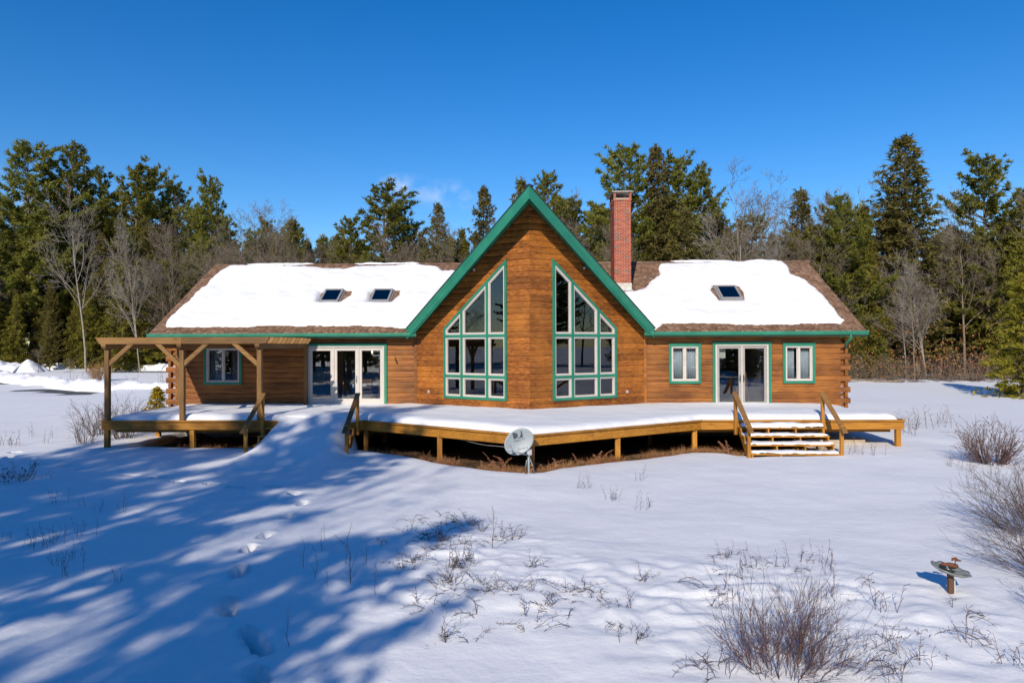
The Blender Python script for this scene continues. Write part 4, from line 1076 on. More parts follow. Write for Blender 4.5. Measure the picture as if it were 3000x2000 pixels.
# ------------------------------------------------------------------ small fittings of the house wall, things of their own
def floodlight(fr, s, z, label):
    p = Vector(fr(s, .06, z)); T = thing('floodlight', label, 'floodlight', p)
    MB().lathe([(.045, -.01), (.05, .02), (.02, .05)], p, 10).build('base', M['track'], T, True)
    for sg in (-1, 1):
        a = p+Vector((sg*.03, -.02, -.02)); b = a+Vector((sg*.10, -.10, -.06))
        MB().tube([a, a+(b-a)*.35, a+(b-a)*.4, b], [.016, .02, .045, .058], 12).build('lamp', M['galv'], T, True)
floodlight(PL, 2.646, 5.80, 'twin floodlight under the left rake of the gable'); floodlight(PR, 2.696, 5.83, 'twin floodlight under the right rake of the gable')
for fr, s, z, lb in ((PL, .655, 1.425, 'small white outlet box left of the left gable window'), (PR, .88, 1.42, 'small white outlet box right of the right gable window')):
    T = thing('outlet_box', lb, 'outlet', fr(s, .03, z))
    fbox(fr, s-.045, s+.045, .02, .065, z-.05, z+.05).build('box', M['white'], T, bevel=.006); fbox(fr, s-.030, s+.030, .066, .074, z-.034, z+.034).build('cover', M['galv'], T)
T = thing('wall_hook', 'small dark curved hook hung on the logs right of the triple doors', 'hook', (-4.93, -.06, 2.53))
MB().tube([(-4.97, -.05, 2.66), (-4.97, -.08, 2.62), (-4.94, -.10, 2.54), (-4.91, -.08, 2.48), (-4.90, -.06, 2.44)], [.012, .03, .032, .028, .01], 8).build('body', M['post_rust'], T, True)
MB().tube([(-4.97, -.03, 2.69), (-4.965, -.055, 2.68), (-4.968, -.06, 2.65)], .007, 5).build('ring', M['steel'], T, True)

# ------------------------------------------------------------------ rooms behind the glass
def chair(x, y, rz, label):
    T = thing('dining_chair', label, 'chair', (x, y, .86), 'dining chairs behind the triple doors'); T.rotation_euler.z = rz
    def p(mb, nm): link(nm, mb.mesh(nm), M['furn'], T, False, False)
    p(MB().box(-.22, .22, -.21, .21, .43, .47), 'seat')
    for sx in (-1, 1):
        p(MB().box(sx*.2-.02, sx*.2+.02, -.2, -.16, 0, .43), 'leg'); p(MB().box(sx*.2-.02, sx*.2+.02, .17, .21, 0, .96), 'leg')
    p(MB().box(-.18, .18, .175, .2, .80, .95), 'back_rail'); p(MB().box(-.18, .18, .175, .2, .58, .66), 'back_rail'); p(MB().box(-.18, .18, -.19, -.17, .18, .21), 'stretcher')
T = thing('dining_table', 'dining table with turned legs and a pale cloth behind the triple doors', 'table', (-6.1, 2.2, .86))
MB().box(-7.0, -5.2, 1.75, 2.75, 1.55, 1.60).build('table_top', M['furn'], T); MB().box(-7.03, -5.17, 1.72, 2.78, 1.45, 1.612).build('cloth', M['cloth'], T, bevel=.02)
for x in (-6.85, -5.35):
    for y in (1.9, 2.6): MB().lathe([(.035, 0), (.05, .06), (.03, .12), (.06, .3), (.035, .42), (.06, .5), (.05, .6)], (x, y, .86), 10).build('leg', M['furn'], T, True)
chair(-6.35, 1.45, math.pi, 'dining chair tucked under the near side of the pale table behind the triple doors'); chair(-5.65, 1.40, math.pi, 'dining chair tucked under the near side of the pale table behind the triple doors'); chair(-6.3, 3.1, 0, 'dining chair on the far side of the pale table behind the triple doors'); chair(-5.5, 3.1, 0, 'dining chair on the far side of the pale table behind the triple doors')
for x in (-6.32, -5.82):
    T = thing('pendant_lamp', 'lit glass pendant lamp hanging over the dining table', 'lamp', (x, 2.1, 2.85), 'pendants over the dining table')
    MB().tube([(x, 2.1, 2.95), (x, 2.1, 4.6)], .006, 5).build('cord', M['steel'], T); MB().lathe([(.02, .12), (.05, .08), (.07, 0), (.05, -.07), (.02, -.09)], (x, 2.1, 2.85), 12).build('glass_shade', M['glass'], T, True)
    MB().lathe([(.012, .06), (.03, .02), (.03, -.02), (.012, -.045)], (x, 2.1, 2.85), 10).build('bulb', M['bulb'], T, True)
T = thing('table_lamp', 'white shaded lamp inside the left gable window', 'lamp', (-1.95, .1, .86))
MB().box(-2.25, -1.65, -.2, .4, .86, 1.42).build('stand', M['furn'], T); MB().lathe([(.09, 0), (.05, .08), (.06, .2), (.02, .32)], (-1.95, .1, 1.42), 12).build('base', M['stone'], T, True); MB().lathe([(.24, 0), (.15, .28)], (-1.95, .1, 1.72), 16).build('lamp_shade', M['shade'], T, True)
for x, lb in ((-1.1, 'dusty pink armchair inside the left gable window'), (1.3, 'dusty pink armchair inside the right gable window')):
    T = thing('armchair', lb, 'armchair', (x, .2, .86))
    MB().box(x-.42, x+.42, -.25, .6, .95, 1.28).build('seat', M['pink'], T, bevel=.06); MB().box(x-.42, x+.42, -.42, -.2, .95, 1.82).build('backrest', M['pink'], T, bevel=.07)
    for sx in (-1, 1): MB().box(x+sx*.5-.09, x+sx*.5+.09, -.4, .55, .9, 1.5).build('armrest', M['pink'], T, bevel=.05)
T = thing('roof_truss', 'pine timber truss high inside the gable windows', 'truss', (0, 1.6, 4.4))
MB().box(-3.2, 3.2, 1.5, 1.68, 4.3, 4.55).build('tie_beam', M['pine_in'], T); MB().box(-.1, .1, 1.52, 1.66, 4.55, 7.3).build('king_post', M['pine_in'], T)
for sg in (-1, 1): MB().beam((sg*3.2, 1.59, 4.35), (0, 1.59, 7.35), .16, .22).build('rafter', M['pine_in'], T)
T = thing('wall_blind', 'cream blind panel inside the right glass doors', 'blind', (7.03, .23, 2.6)); MB().box(6.86, 7.20, .22, .24, 2.60, 3.05).build('panel', M['shade'], T); MB().box(6.84, 7.22, .21, .25, 3.05, 3.08).build('rail', M['white'], T)
T = thing('rocking_chair', 'wooden chair back inside the right glass doors', 'chair', (8.1, 1.3, .86))
MB().box(7.75, 8.35, 1.1, 1.6, 1.22, 1.28).build('seat', M['furn'], T); MB().prism([(7.8, 1.28), (8.3, 1.28), (8.22, 2.05), (8.05, 2.08), (7.9, 1.6)], lambda p: (p[0], 1.08, p[1]), lambda p: (p[0], 1.13, p[1])).build('backrest', M['furn'], T)
for x in (7.8, 8.3):
    for y in (1.12, 1.55): MB().box(x-.025, x+.025, y-.025, y+.025, .86, 1.22).build('leg', M['furn'], T)
# things lying under the deck
tag(MB().box(8.55, 10.35, -3.85, -3.60, -.25, .16).build('sill_plank', M['slab'], None, bevel=.02), 'pale weathered plank lying under the deck right of the open steps', 'plank')

# ------------------------------------------------------------------ plants: shapes
def tubes(polys, name):
    """polys: list of (points, radii, sides) -> one mesh, batched by length"""
    groups = {}
    for p, r, s in polys: groups.setdefault((len(p), s), []).append((p, r))
    Vs, Fs, n0 = [], [], 0
    for (N, S), lst in groups.items():
        P = np.array([p for p, _ in lst], float); Rr = np.array([r for _, r in lst], float); B = len(lst)
        T = np.empty_like(P); T[:, 1:-1] = P[:, 2:]-P[:, :-2]; T[:, 0] = P[:, 1]-P[:, 0]; T[:, -1] = P[:, -1]-P[:, -2]
        T /= np.linalg.norm(T, axis=2, keepdims=True)+1e-9
        ref = np.where(np.abs(T[..., 2:3]) < .9, np.array([0, 0, 1.]), np.array([1., 0, 0])); E1 = np.cross(T, ref); E1 /= np.linalg.norm(E1, axis=2, keepdims=True)+1e-9; E2 = np.cross(T, E1)
        ang = 2*np.pi*np.arange(S)/S
        ring = P[:, :, None, :]+Rr[:, :, None, None]*(E1[:, :, None, :]*np.cos(ang)[:, None]+E2[:, :, None, :]*np.sin(ang)[:, None])
        Vs.append(ring.reshape(-1, 3))
        b = np.arange(B)[:, None, None]*N*S; i = np.arange(N-1)[None, :, None]*S; k = np.arange(S)[None, None, :]; k2 = (k+1) % S
        F = np.stack([b+i+k, b+i+k2, b+i+S+k2, b+i+S+k], -1).reshape(-1, 4)+n0
        Fs.append(F); n0 += B*N*S
    return np_mesh(name, np.concatenate(Vs), np.concatenate(Fs))
def tufts(P, D, length, width, k, rng, spread=.6):
    """little blades: P roots, D directions"""
    P = np.repeat(P, k, 0); D = np.repeat(D, k, 0)+rng.normal(0, spread, (len(P), 3))
    D /= np.linalg.norm(D, axis=1)[:, None]+1e-9
    S = np.cross(D, rng.normal(0, 1, D.shape)); S /= np.linalg.norm(S, axis=1)[:, None]+1e-9
    L = (length*rng.uniform(.65, 1.3, len(P)))[:, None]; W = (width*rng.uniform(.7, 1.3, len(P)))[:, None]
    a = P-S*W*.4; b = P+S*W*.4; c = P+D*L*.6+S*W*.5; d = P+D*L; e = P+D*L*.6-S*W*.5
    V = np.stack([a, b, c, d, e], 1).reshape(-1, 3); i = np.arange(len(P))[:, None]*5
    F = np.concatenate([i+np.array([[0, 1, 2]]), i+np.array([[0, 2, 4]]), i+np.array([[4, 2, 3]])], 0)
    return V, F
def blades(P, D, length, width, k, rng, spread=.6):
    P = np.repeat(P, k, 0); D = np.repeat(D, k, 0)+rng.normal(0, spread, (len(P), 3)); D /= np.linalg.norm(D, axis=1)[:, None]+1e-9
    S = np.cross(D, rng.normal(0, .75, D.shape)+np.array([0, -.35, .9])); S /= np.linalg.norm(S, axis=1)[:, None]+1e-9
    L = (length*rng.uniform(.6, 1.35, len(P)))[:, None]; W = (width*rng.uniform(.7, 1.3, len(P)))[:, None]
    V = np.stack([P-S*W*.5, P+S*W*.5, P+D*L], 1).reshape(-1, 3); return V, np.arange(len(V)).reshape(-1, 3)

def conifer(seed, kind, H=18.0, gap=.08):
    rng = np.random.default_rng(seed); polys = []; TP, TD = [], []
    lean = rng.normal(0, .012, 2); zs = np.linspace(0, H, 14)
    tx = lean[0]*zs+.10*np.sin(zs*.35+seed); ty = lean[1]*zs+.10*np.cos(zs*.3+seed*2); r0 = H*(.0125 if kind != 'hemlock' else .011)
    polys.append((np.stack([tx, ty, zs], 1), r0*(1-zs/H)**.85+.012, 8))
    at = lambda z: np.array([np.interp(z, zs, tx), np.interp(z, zs, ty), z])
    if kind == 'pine': base, step = .20*H, .52
    elif kind == 'spruce': base, step = .10*H, .40
    else: base, step = .02*H, .34
    z = base+rng.uniform(0, .4); side = rng.uniform(0, 2*np.pi)
    dead = []
    while z < H*.985:
        t = (z-base)/(H-base)
        if kind == 'pine':
            Lm = H*.25*(max(.0, 1-t)**.50)*(.60+.40*min(1, t*4))*rng.uniform(.60, 1.15)+.30; nb = rng.integers(5, 8); el0 = .10+.55*t**1.5
        elif kind == 'spruce':
            Lm = H*.205*(1-t)**.85*rng.uniform(.78, 1.12)+.14; nb = rng.integers(5, 8); el0 = -.28+.65*t
        else:
            Lm = H*.27*(1-t)**.8*rng.uniform(.8, 1.12)+.1; nb = rng.integers(6, 9); el0 = -.12+.55*t
        a0 = rng.uniform(0, 2*np.pi)
        for b in range(nb):
            az = a0+2*np.pi*b/nb+rng.normal(0, .28); L = Lm*rng.uniform(.45 if kind == 'pine' else .6, 1.12)*(1+.22*np.cos(az-side))
            if kind == 'pine' and rng.random() < gap: continue
            el = el0+rng.normal(0, .10); o = at(z+rng.uniform(-.1, .1)); n = 6
            q = np.linspace(0, 1, n); hd = np.array([np.cos(az), np.sin(az), 0.])
            curve = (.22*q**2 if kind == 'pine' else (-.16*np.sin(q*np.pi)+.10*q**3 if kind == 'spruce' else -.20*q**2))
            pts = o+hd*(q*L*np.cos(el))[:, None]; pts[:, 2] += q*L*np.sin(el)+L*curve
            polys.append((pts, np.linspace(.020*L**.7+.006, .005, n), 3))
            side_v = np.array([-np.sin(az), np.cos(az), 0.])
            # side twigs carrying the needles
            nt = max(3, int(L*(5.2 if kind == 'pine' else 6.0)))
            tt = rng.uniform(.30 if kind == 'pine' else .12, 1.0, nt); tt[0] = 1
            for u in tt:
                p = np.array([np.interp(u, q, pts[:, j]) for j in range(3)]); sg = rng.choice((-1, 1))
                wl_ = L*(.34 if kind == 'pine' else .30)*(1.15-u)*rng.uniform(.6, 1.2)+.12
                dv = hd*rng.uniform(.5, 1.0)+side_v*sg*rng.uniform(.3, 1.0)+np.array([0, 0, (rng.uniform(-.05, .4) if kind == 'pine' else rng.uniform(-.45, .1))]); dv /= np.linalg.norm(dv)
                m_ = max(4, int(wl_*(15 if kind == 'pine' else 15))); w = rng.uniform(.05, 1, m_)
                P = p+dv*(w*wl_)[:, None]+rng.normal(0, .045, (m_, 3)); TP.append(P)
                up = np.array([0, 0, .75 if kind == 'pine' else -.08]); TD.append(np.tile(dv*.8+up, (m_, 1)))
        z += step*rng.uniform(.75, 1.3)*(1.0 if kind == 'pine' else (1-.45*t))
    # dead lower limbs
    if kind != 'hemlock':
        for _ in range(26):
            zz = rng.uniform(.06*H, base+.08*H); az = rng.uniform(0, 2*np.pi); L = rng.uniform(.5, 2.2); o = at(zz); q = np.linspace(0, 1, 4)
            pts = o+np.stack([np.cos(az)*q*L, np.sin(az)*q*L, -.18*L*q+rng.normal(0, .05, 4)], 1); polys.append((pts, np.linspace(.022, .006, 4), 3))
    # leader
    P = at(H*.985)+np.stack([rng.normal(0, .06, 30), rng.normal(0, .06, 30), rng.uniform(-.7, .25, 30)], 1); TP.append(P); TD.append(np.tile([0, 0, 1.], (30, 1)))
    P = np.concatenate(TP); D = np.concatenate(TD)
    if kind == 'pine': V, F = blades(P, D, .33, .115, 3, rng, 1.0)
    elif kind == 'spruce': V, F = blades(P, D, .28, .115, 2, rng, .9)
    else: V, F = blades(P, D, .24, .095, 2, rng, .9)
    return tubes(polys, 'trunk'), np_mesh('crown', V, F, False), H

def bare(seed, H=16.0, fork=.35, spread=1.0, multi=1, twigs=1.0):
    rng = np.random.default_rng(seed); trunk, limbs = [], []
    def grow(p, d, L, r, lev, z_up):
        n = 7 if lev == 0 else 5
        pts = [p]; dd = d.copy(); seg = L/(n-1)
        for i in range(n-1):
            dd = dd+rng.normal(0, .10 if lev == 0 else (.15 if lev < 3 else .10), 3)*(.4 if lev == 0 else 1)+np.array([0, 0, z_up]); dd /= np.linalg.norm(dd); pts.append(pts[-1]+dd*seg)
        pts = np.array(pts); rad = np.linspace(r, r*(.30 if lev else .22), n)
        (trunk if lev == 0 else limbs).append((pts, rad, 7 if lev == 0 else (5 if lev == 1 else 3)))
        if lev == 4: return
        nc = [int(rng.integers(11, 15)), int(rng.integers(6, 9)), int(rng.integers(5, 8)*twigs), int(rng.integers(3, 5)*twigs)][lev]
        for c in range(nc):
            u = rng.uniform(fork if lev == 0 else .2, 1.0) if c else 1.0
            x = u*(n-1); i = min(int(x), n-2); q = pts[i]+(pts[i+1]-pts[i])*(x-i); ax = pts[i+1]-pts[i]; ax /= np.linalg.norm(ax)
            rnd = rng.normal(0, 1, 3); rnd -= ax*(rnd@ax); rnd /= np.linalg.norm(rnd)
            a = rng.uniform(.40, .95)*spread if c else .15; nd = ax*np.cos(a)+rnd*np.sin(a)
            ll = L*(.50 if lev == 0 else .55)*(1.25-u*.6)*rng.uniform(.6, 1.1)
            rr = max(.0125, np.interp(u, [0, 1], [r, rad[-1]])*rng.uniform(.42, .62))
            grow(q, nd, ll, rr, lev+1, .05 if lev < 2 else .045)
    for k in range(multi):
        a = rng.uniform(0, 2*np.pi); d = np.array([np.cos(a)*.12*(multi > 1), np.sin(a)*.12*(multi > 1), 1.]); d += rng.normal(0, .03, 3); d /= np.linalg.norm(d)
        grow(np.array([.18*np.cos(a)*(multi > 1), .18*np.sin(a)*(multi > 1), -.2]), d, H*.78*rng.uniform(.9, 1.05), H*.0095/(multi**.3), 0, .02)
    top = max(p[:, 2].max() for p, _, _ in limbs)
    return tubes(trunk, 'trunk'), tubes(limbs, 'crown'), top

VAR = {}
for i, k in enumerate('ABCD'): VAR['pine'+k] = conifer(100+i, 'pine', 18)+('bark', 'pine_leaf')
VAR['pineE'] = conifer(131, 'pine', 18, .28)+('bark', 'pine_leaf'); VAR['pineF'] = conifer(132, 'pine', 18, .28)+('bark', 'pine_leaf')
VAR['pineG'] = conifer(141, 'pine', 18, .20)+('bark', 'pine_leaf'); VAR['pineH'] = conifer(142, 'pine', 16, .14)+('bark', 'pine_leaf')
for i, k in enumerate('ABCDE'): VAR['spruce'+k] = conifer(210+i, 'spruce', 17-1.2*(i % 3))+('bark', 'spruce_leaf')
for i, k in enumerate('AB'): VAR['hem'+k] = conifer(320+i, 'hemlock', 9)+('bark', 'hem_leaf')
for i, k in enumerate('ABC'): VAR['bare'+k] = bare(410+i, 16, .26+.06*i, 1.12, 1, 1.25)+('grey_bark', 'grey_bark')
for i, k in enumerate('AB'): VAR['birch'+k] = bare(520+i, 15, .26, 1.15, 1+i)+('birch_bark', 'birch_bark')
VAR['hemC'] = conifer(333, 'hemlock', 7)+('bark', 'hem_bright')
for k, (tm, cm, H, bm_, lm_) in VAR.items(): tm.materials.append(M[bm_]); cm.materials.append(M[lm_])
KNAME = {'pine': 'pine_tree', 'spruce': 'spruce_tree', 'hem': 'hemlock_tree', 'bare': 'bare_tree', 'birch': 'birch_tree'}
def tree(var, x, y, h, w, label, group=None, rz=None, z=None):
    tm, cm, H, _, _ = VAR[var]; T = thing(KNAME[var[:-1]], label, 'tree', (x, y, (float(rise(x, y))-.05) if z is None else z), group)
    s = h/H; T.scale = (s*w, s*w, s); T.rotation_euler.z = random.uniform(0, 6.28) if rz is None else rz
    for nm, me in (('trunk', tm), ('crown', cm)):
        o = bpy.data.objects.new(nm, me); COL.objects.link(o); o.parent = T
    return T
# the trees one can pick out above the roof and at the edges of the wood
HERO = [('pineA', -52.2, 46, 23.2, 1.15, 'tallest broad white pine in the wood left of the house'), ('pineB', -49.8, 49, 23.8, .95, 'tall white pine rising just behind the tallest left pine'), ('pineC', -48.2, 52, 21.4, .9, 'dense pine filling the left wood behind the pale bare tree'), ('pineD', -43.9, 50, 21.7, .95, 'twin topped pine beyond the pergola'), ('pineA', -43.7, 54, 22.6, .85, 'rounded pine crown above the far driveway bank'), ('pineB', -41.9, 55, 20.7, .8, 'pine at the right shoulder of the left wood'), ('pineC', -54.3, 44, 17.5, 1.1, 'low spreading golden green pine at the left end of the wood'),
 ('birchA', -42.6, 40, 18.5, .7, 'pale spreading bare tree standing before the left pines'), ('birchB', -36.1, 38, 15.4, .55, 'slender white birch trunk before the left wood'), ('bareC', -35.5, 42, 14.4, .8, 'thin grey bare tree beside the white birch of the left wood'), ('bareA', -36.9, 47, 18.4, .8, 'bare tree with reddish top at the gap right of the left pines'),
 ('pineD', -33, 46, 19.4, .75, 'narrow pointed pine above the left roof corner'), ('bareB', -25.7, 40, 16.9, 1.1, 'wide fan of pale bare branches above the left part of the roof'), ('bareC', -26.4, 38, 15.3, 1, 'bare tree leaning beside the wide fan of branches'), ('spruceB', -25.4, 44, 13.3, .8, 'small dark spruce behind the pale bare branches'), ('spruceC', -23.3, 42, 14.7, 1, 'short brownish spruce above the first skylight'), ('bareA', -20.2, 38, 12.9, .9, 'low bare tree right of the short brownish spruce'), ('bareB', -22.5, 36, 13.4, .7, 'slim bare tree left of the short brownish spruce'),
 ('pineC', -15.3, 44, 18.3, 1.45, 'broad pine standing alone above the second skylight'), ('bareC', -12.9, 36, 15.0, 1, 'pale bare tree before the broad lone pine'), ('pineD', -18.8, 46, 15.4, 1, 'lower pine on the left flank of the broad lone pine'), ('pineA', -12.8, 48, 15.8, .7, 'thin pine on the right flank of the broad lone pine'),
 ('spruceA', -9, 42, 16.9, 1, 'full pointed spruce left of the gable'), ('bareB', -6.9, 38, 15.2, .9, 'bare tree between the two spruces left of the gable'), ('spruceD', -4.8, 44, 19.1, .95, 'sparse tall spruce close to the left rake of the gable'), ('bareA', -9.4, 36, 13.6, .8, 'low bare tree before the full pointed spruce'), ('spruceB', -7.1, 46, 15.3, .8, 'low spruce between the two left of the gable'),
 ('spruceC', -.6, 46, 20.3, .9, 'spruce whose tip shows at the gable peak'), ('pineB', 2.2, 46, 20.5, .95, 'rounded pine just right of the gable peak'), ('bareA', 4.8, 44, 18.9, .8, 'thin bare tree left of the chimney'), ('pineD', 4.3, 48, 17.9, .8, 'lower pine left of the chimney'),
 ('pineA', 9.4, 42, 22.1, 1.05, 'tall pine directly behind the chimney'), ('spruceD', 12.1, 41, 22.2, 1, 'tall spruce right of the chimney'), ('pineC', 14.7, 44, 21.4, .95, 'broad topped pine right of the tall spruce by the chimney'), ('pineB', 17.3, 46, 20.7, .8, 'pine behind the large bare crown'), ('spruceA', 7.1, 44, 16.6, .9, 'spruce low behind the chimney'), ('spruceB', 14.2, 38, 15.8, 1.1, 'wide brown green spruce above the ridge right of the chimney'),
 ('bareA', 18.9, 40, 21, 1.15, 'largest feathery bare crown above the right roof'), ('birchA', 18.1, 36, 16.9, 1.05, 'bright white birch with forked trunk above the right roof'), ('birchB', 20.3, 37, 15.5, .9, 'smaller white birch beside the bright forked one'), ('spruceC', 18.7, 44, 16.5, 1, 'dark spruce behind the bright forked birch'),
 ('spruceB', 26.2, 42, 18.2, 1.1, 'reddish brown spruce above the right end of the ridge'), ('bareB', 27.1, 40, 18.2, .9, 'bare tree before the reddish brown spruce'), ('bareC', 23, 38, 16.9, .9, 'bare tree in the sky gap above the right skylight'), ('birchB', 31.3, 42, 18.5, .8, 'white trunked birch left of the tallest right spruce'), ('pineC', 29.1, 40, 16.7, .9, 'bushy pine above the right roof slope'), ('bareA', 33.8, 44, 20.5, .7, 'slim bare tree reaching up beside the tallest right spruce'), ('hemA', 25.3, 37, 13.6, 1, 'bright green hemlock behind the right roof corner'), ('hemB', 29, 36, 12.6, 1, 'green hemlock beyond the right gutter end'),
 ('spruceA', 35.4, 40, 22.6, 1.55, 'tallest pointed spruce in the right wood'), ('birchA', 37.4, 39, 17.9, .7, 'white birch right of the tallest spruce'), ('pineD', 41.1, 38, 19.6, 1.05, 'broad layered pine at the right edge of the wood'), ('bareB', 42.7, 36, 17.8, .9, 'bare tree above the big hemlock'), ('pineA', 49.3, 44, 18.4, 1, 'pine behind the bare tree at the right edge'), ('spruceC', 33.3, 40, 15.6, 1, 'lichen grey spruce below the tallest right spruce'), ('bareC', 37.8, 36, 14.8, .9, 'grey bare tree between the tallest spruce and the layered pine'), ('birchB', 33, 33, 11.3, .8, 'twin white birch stems at the edge of the right wood'), ('bareA', 31.3, 32, 9.8, .8, 'short bare tree at the edge of the right wood'), ('birchA', 31.7, 34, 11.5, .7, 'short white birch beside the twin stems')]
for v, x, y, h, w, lb in HERO: tree(v, x, y, h, w, lb)
big = tree('hemC', 28.7, 15.6, 7.0, 1.35, 'big golden green hemlock with branches sweeping the snow at the field edge')
# the rest of the wood
def fill(x0, x1, y0, y1, n, kinds, h0, h1, seed, label, group):
    rn = random.Random(seed); done = []
    for _ in range(n):
        for _t in range(30):
            x, y = rn.uniform(x0, x1), rn.uniform(y0, y1)
            if all((x-a)**2+(y-b)**2 > 3.2 for a, b in done): break
        done.append((x, y)); v = rn.choice(kinds); nm = {'pine': 'pine', 'spruce': 'spruce', 'hem': 'hemlock', 'bare': 'bare tree', 'birch': 'birch'}[v[:-1]]
        tree(v, x, y, rn.uniform(h0, h1), rn.uniform(.8, 1.15), label % nm, group % nm, rn.uniform(0, 6.28))
fill(-66, -36, 41, 47, 22, ('hemA', 'hemB', 'spruceB', 'hemA'), 5, 10.5, 1, 'low %s in the dense front of the left wood', 'low %s trees in the front of the left wood')
fill(-72, -36, 48, 66, 30, ('pineG', 'pineH', 'spruceA', 'spruceE', 'pineD', 'bareA', 'pineH', 'pineG'), 13, 19, 2, '%s deep in the crowded left wood', '%s trees deep in the left wood')
fill(-36, -6, 52, 66, 16, ('spruceA', 'spruceC', 'bareA', 'bareC', 'spruceE', 'pineH', 'pineG', 'hemA'), 13.5, 17, 3, '%s low behind the left part of the roof', '%s trees low behind the left part of the roof')
fill(-31, 4, 41, 50, 15, ('bareA', 'bareC', 'bareB', 'hemA', 'spruceB', 'hemB', 'spruceE'), 11.5, 14, 13, '%s just showing over the left ridge', '%s trees just showing over the left ridge')
fill(3, 26, 42, 60, 26, ('spruceA', 'spruceC', 'spruceE', 'hemB', 'bareB', 'pineH', 'pineG'), 13, 18, 4, '%s in the thick wood behind the right roof', '%s trees in the wood behind the right roof')
fill(22, 56, 35, 52, 36, ('spruceA', 'spruceE', 'hemB', 'hemA', 'pineG', 'pineH', 'bareA', 'hemA'), 10, 16.5, 5, '%s in the crowded right wood', '%s trees in the right wood')
fill(33, 52, 32.5, 37, 3, ('bareA', 'birchB', 'bareC'), 8, 12, 6, 'leafless %s at the brushy edge of the right wood', 'leafless %s trees at the edge of the right wood')
fill(-64, -36, 43, 47, 3, ('bareA', 'bareB', 'birchB'), 9, 13, 41, 'leafless %s standing before the left wood', 'leafless %s trees before the left wood')
fill(-30, 2, 34, 42, 12, ('bareA', 'bareB', 'bareC', 'birchA'), 9.5, 13.5, 42, 'leafless %s whose twigs show over the left ridge', 'leafless %s trees over the left ridge')
fill(6, 26, 34, 40, 9, ('bareA', 'bareB', 'bareC', 'birchB'), 10, 15.5, 43, 'leafless %s behind the right ridge', 'leafless %s trees behind the right ridge')
fill(22, 30, 33, 37, 5, ('hemA', 'hemB'), 5, 8, 16, 'low %s against the right wood behind the house corner', 'low %s trees behind the house corner')
fill(-150, -40, 68, 105, 46, ('spruceA', 'spruceC', 'hemA', 'pineC', 'hemB'), 13, 19, 31, '%s far back in the left wood', '%s trees far back in the left wood')
fill(-48, 8, 70, 95, 36, ('spruceA', 'hemA', 'spruceE', 'spruceB', 'pineH'), 15, 19, 32, '%s far behind the middle of the house', '%s trees far behind the house')
fill(8, 150, 56, 100, 60, ('spruceA', 'spruceC', 'hemA', 'pineC', 'hemB'), 12, 17, 33, '%s far back in the right wood', '%s trees far back in the right wood')
# trees on the far side of the yard, facing the house: they shade the snow and show in the glass
SHADE = [('pineE', -13.2, -36.5, 19.8, 1.12), ('pineF', -20.6, -38.0, 19.3, 1.4), ('pineE', -30, -39, 18.3, 1.3), ('pineF', -16.6, -37.5, 19.2, 1.0), ('pineF', -8.2, -36.5, 12.2, 1.0), ('pineE', -16.5, -33.5, 9.0, 1.5), ('bareA', -17, -37.5, 20.0, 1.1), ('pineF', -24, -34, 9.5, 1.4), ('bareB', -10.5, -36.0, 16.5, .9), ('pineE', -6.4, -33.5, 9.6, 1.05)]
for i, (v, x, y, h, w) in enumerate(SHADE): tree(v, x, y, h, w, ('tall %s across the yard whose shadow falls on the left snow' if h > 12 else 'lower %s across the yard shading the near snow') % KNAME[v[:-1]].replace('_', ' '), 'trees across the yard shading the snow', i*1.3, -.2)
rn = random.Random(11)
def across(x0, x1, y0, y1, n, h0, h1, what):
    for i in range(n):
        x = x0+(x1-x0)*i/(n-1)+rn.uniform(-1.2, 1.2); y = rn.uniform(y0, y1); v = rn.choice(('pineA', 'pineC', 'spruceA', 'spruceC', 'pineG', 'hemB', 'bareA'))
        tree(v, x, y, rn.uniform(h0, h1), rn.uniform(1.1, 1.5), '%s in the %s across the yard facing the house' % (KNAME[v[:-1]].replace('_', ' '), what), '%s trees in the %s across the yard' % (v[:-1], what), rn.uniform(0, 6.28), -.2)
across(-3, 52, -43, -39, 22, 5.0, 8.2, 'low front rank of the wood')
across(-70, 62, -60, -53, 40, 10.5, 14.5, 'second rank of the wood')
across(-75, 75, -80, -70, 24, 14, 19, 'back of the wood')
for sg in (-1, 1):
    for i in range(20):
        y = -75+i*5.6+rn.uniform(-1.5, 1.5); x = sg*(78+rn.uniform(-5, 8)); v = rn.choice(('pineA', 'pineC', 'spruceA', 'spruceC', 'pineG', 'bareA'))
        tree(v, x, y, rn.uniform(13, 19), rn.uniform(1.1, 1.5), '%s in the wood beside the yard' % KNAME[v[:-1]].replace('_', ' '), '%s wood beside the yard' % v[:-1], rn.uniform(0, 6.28), -.2)

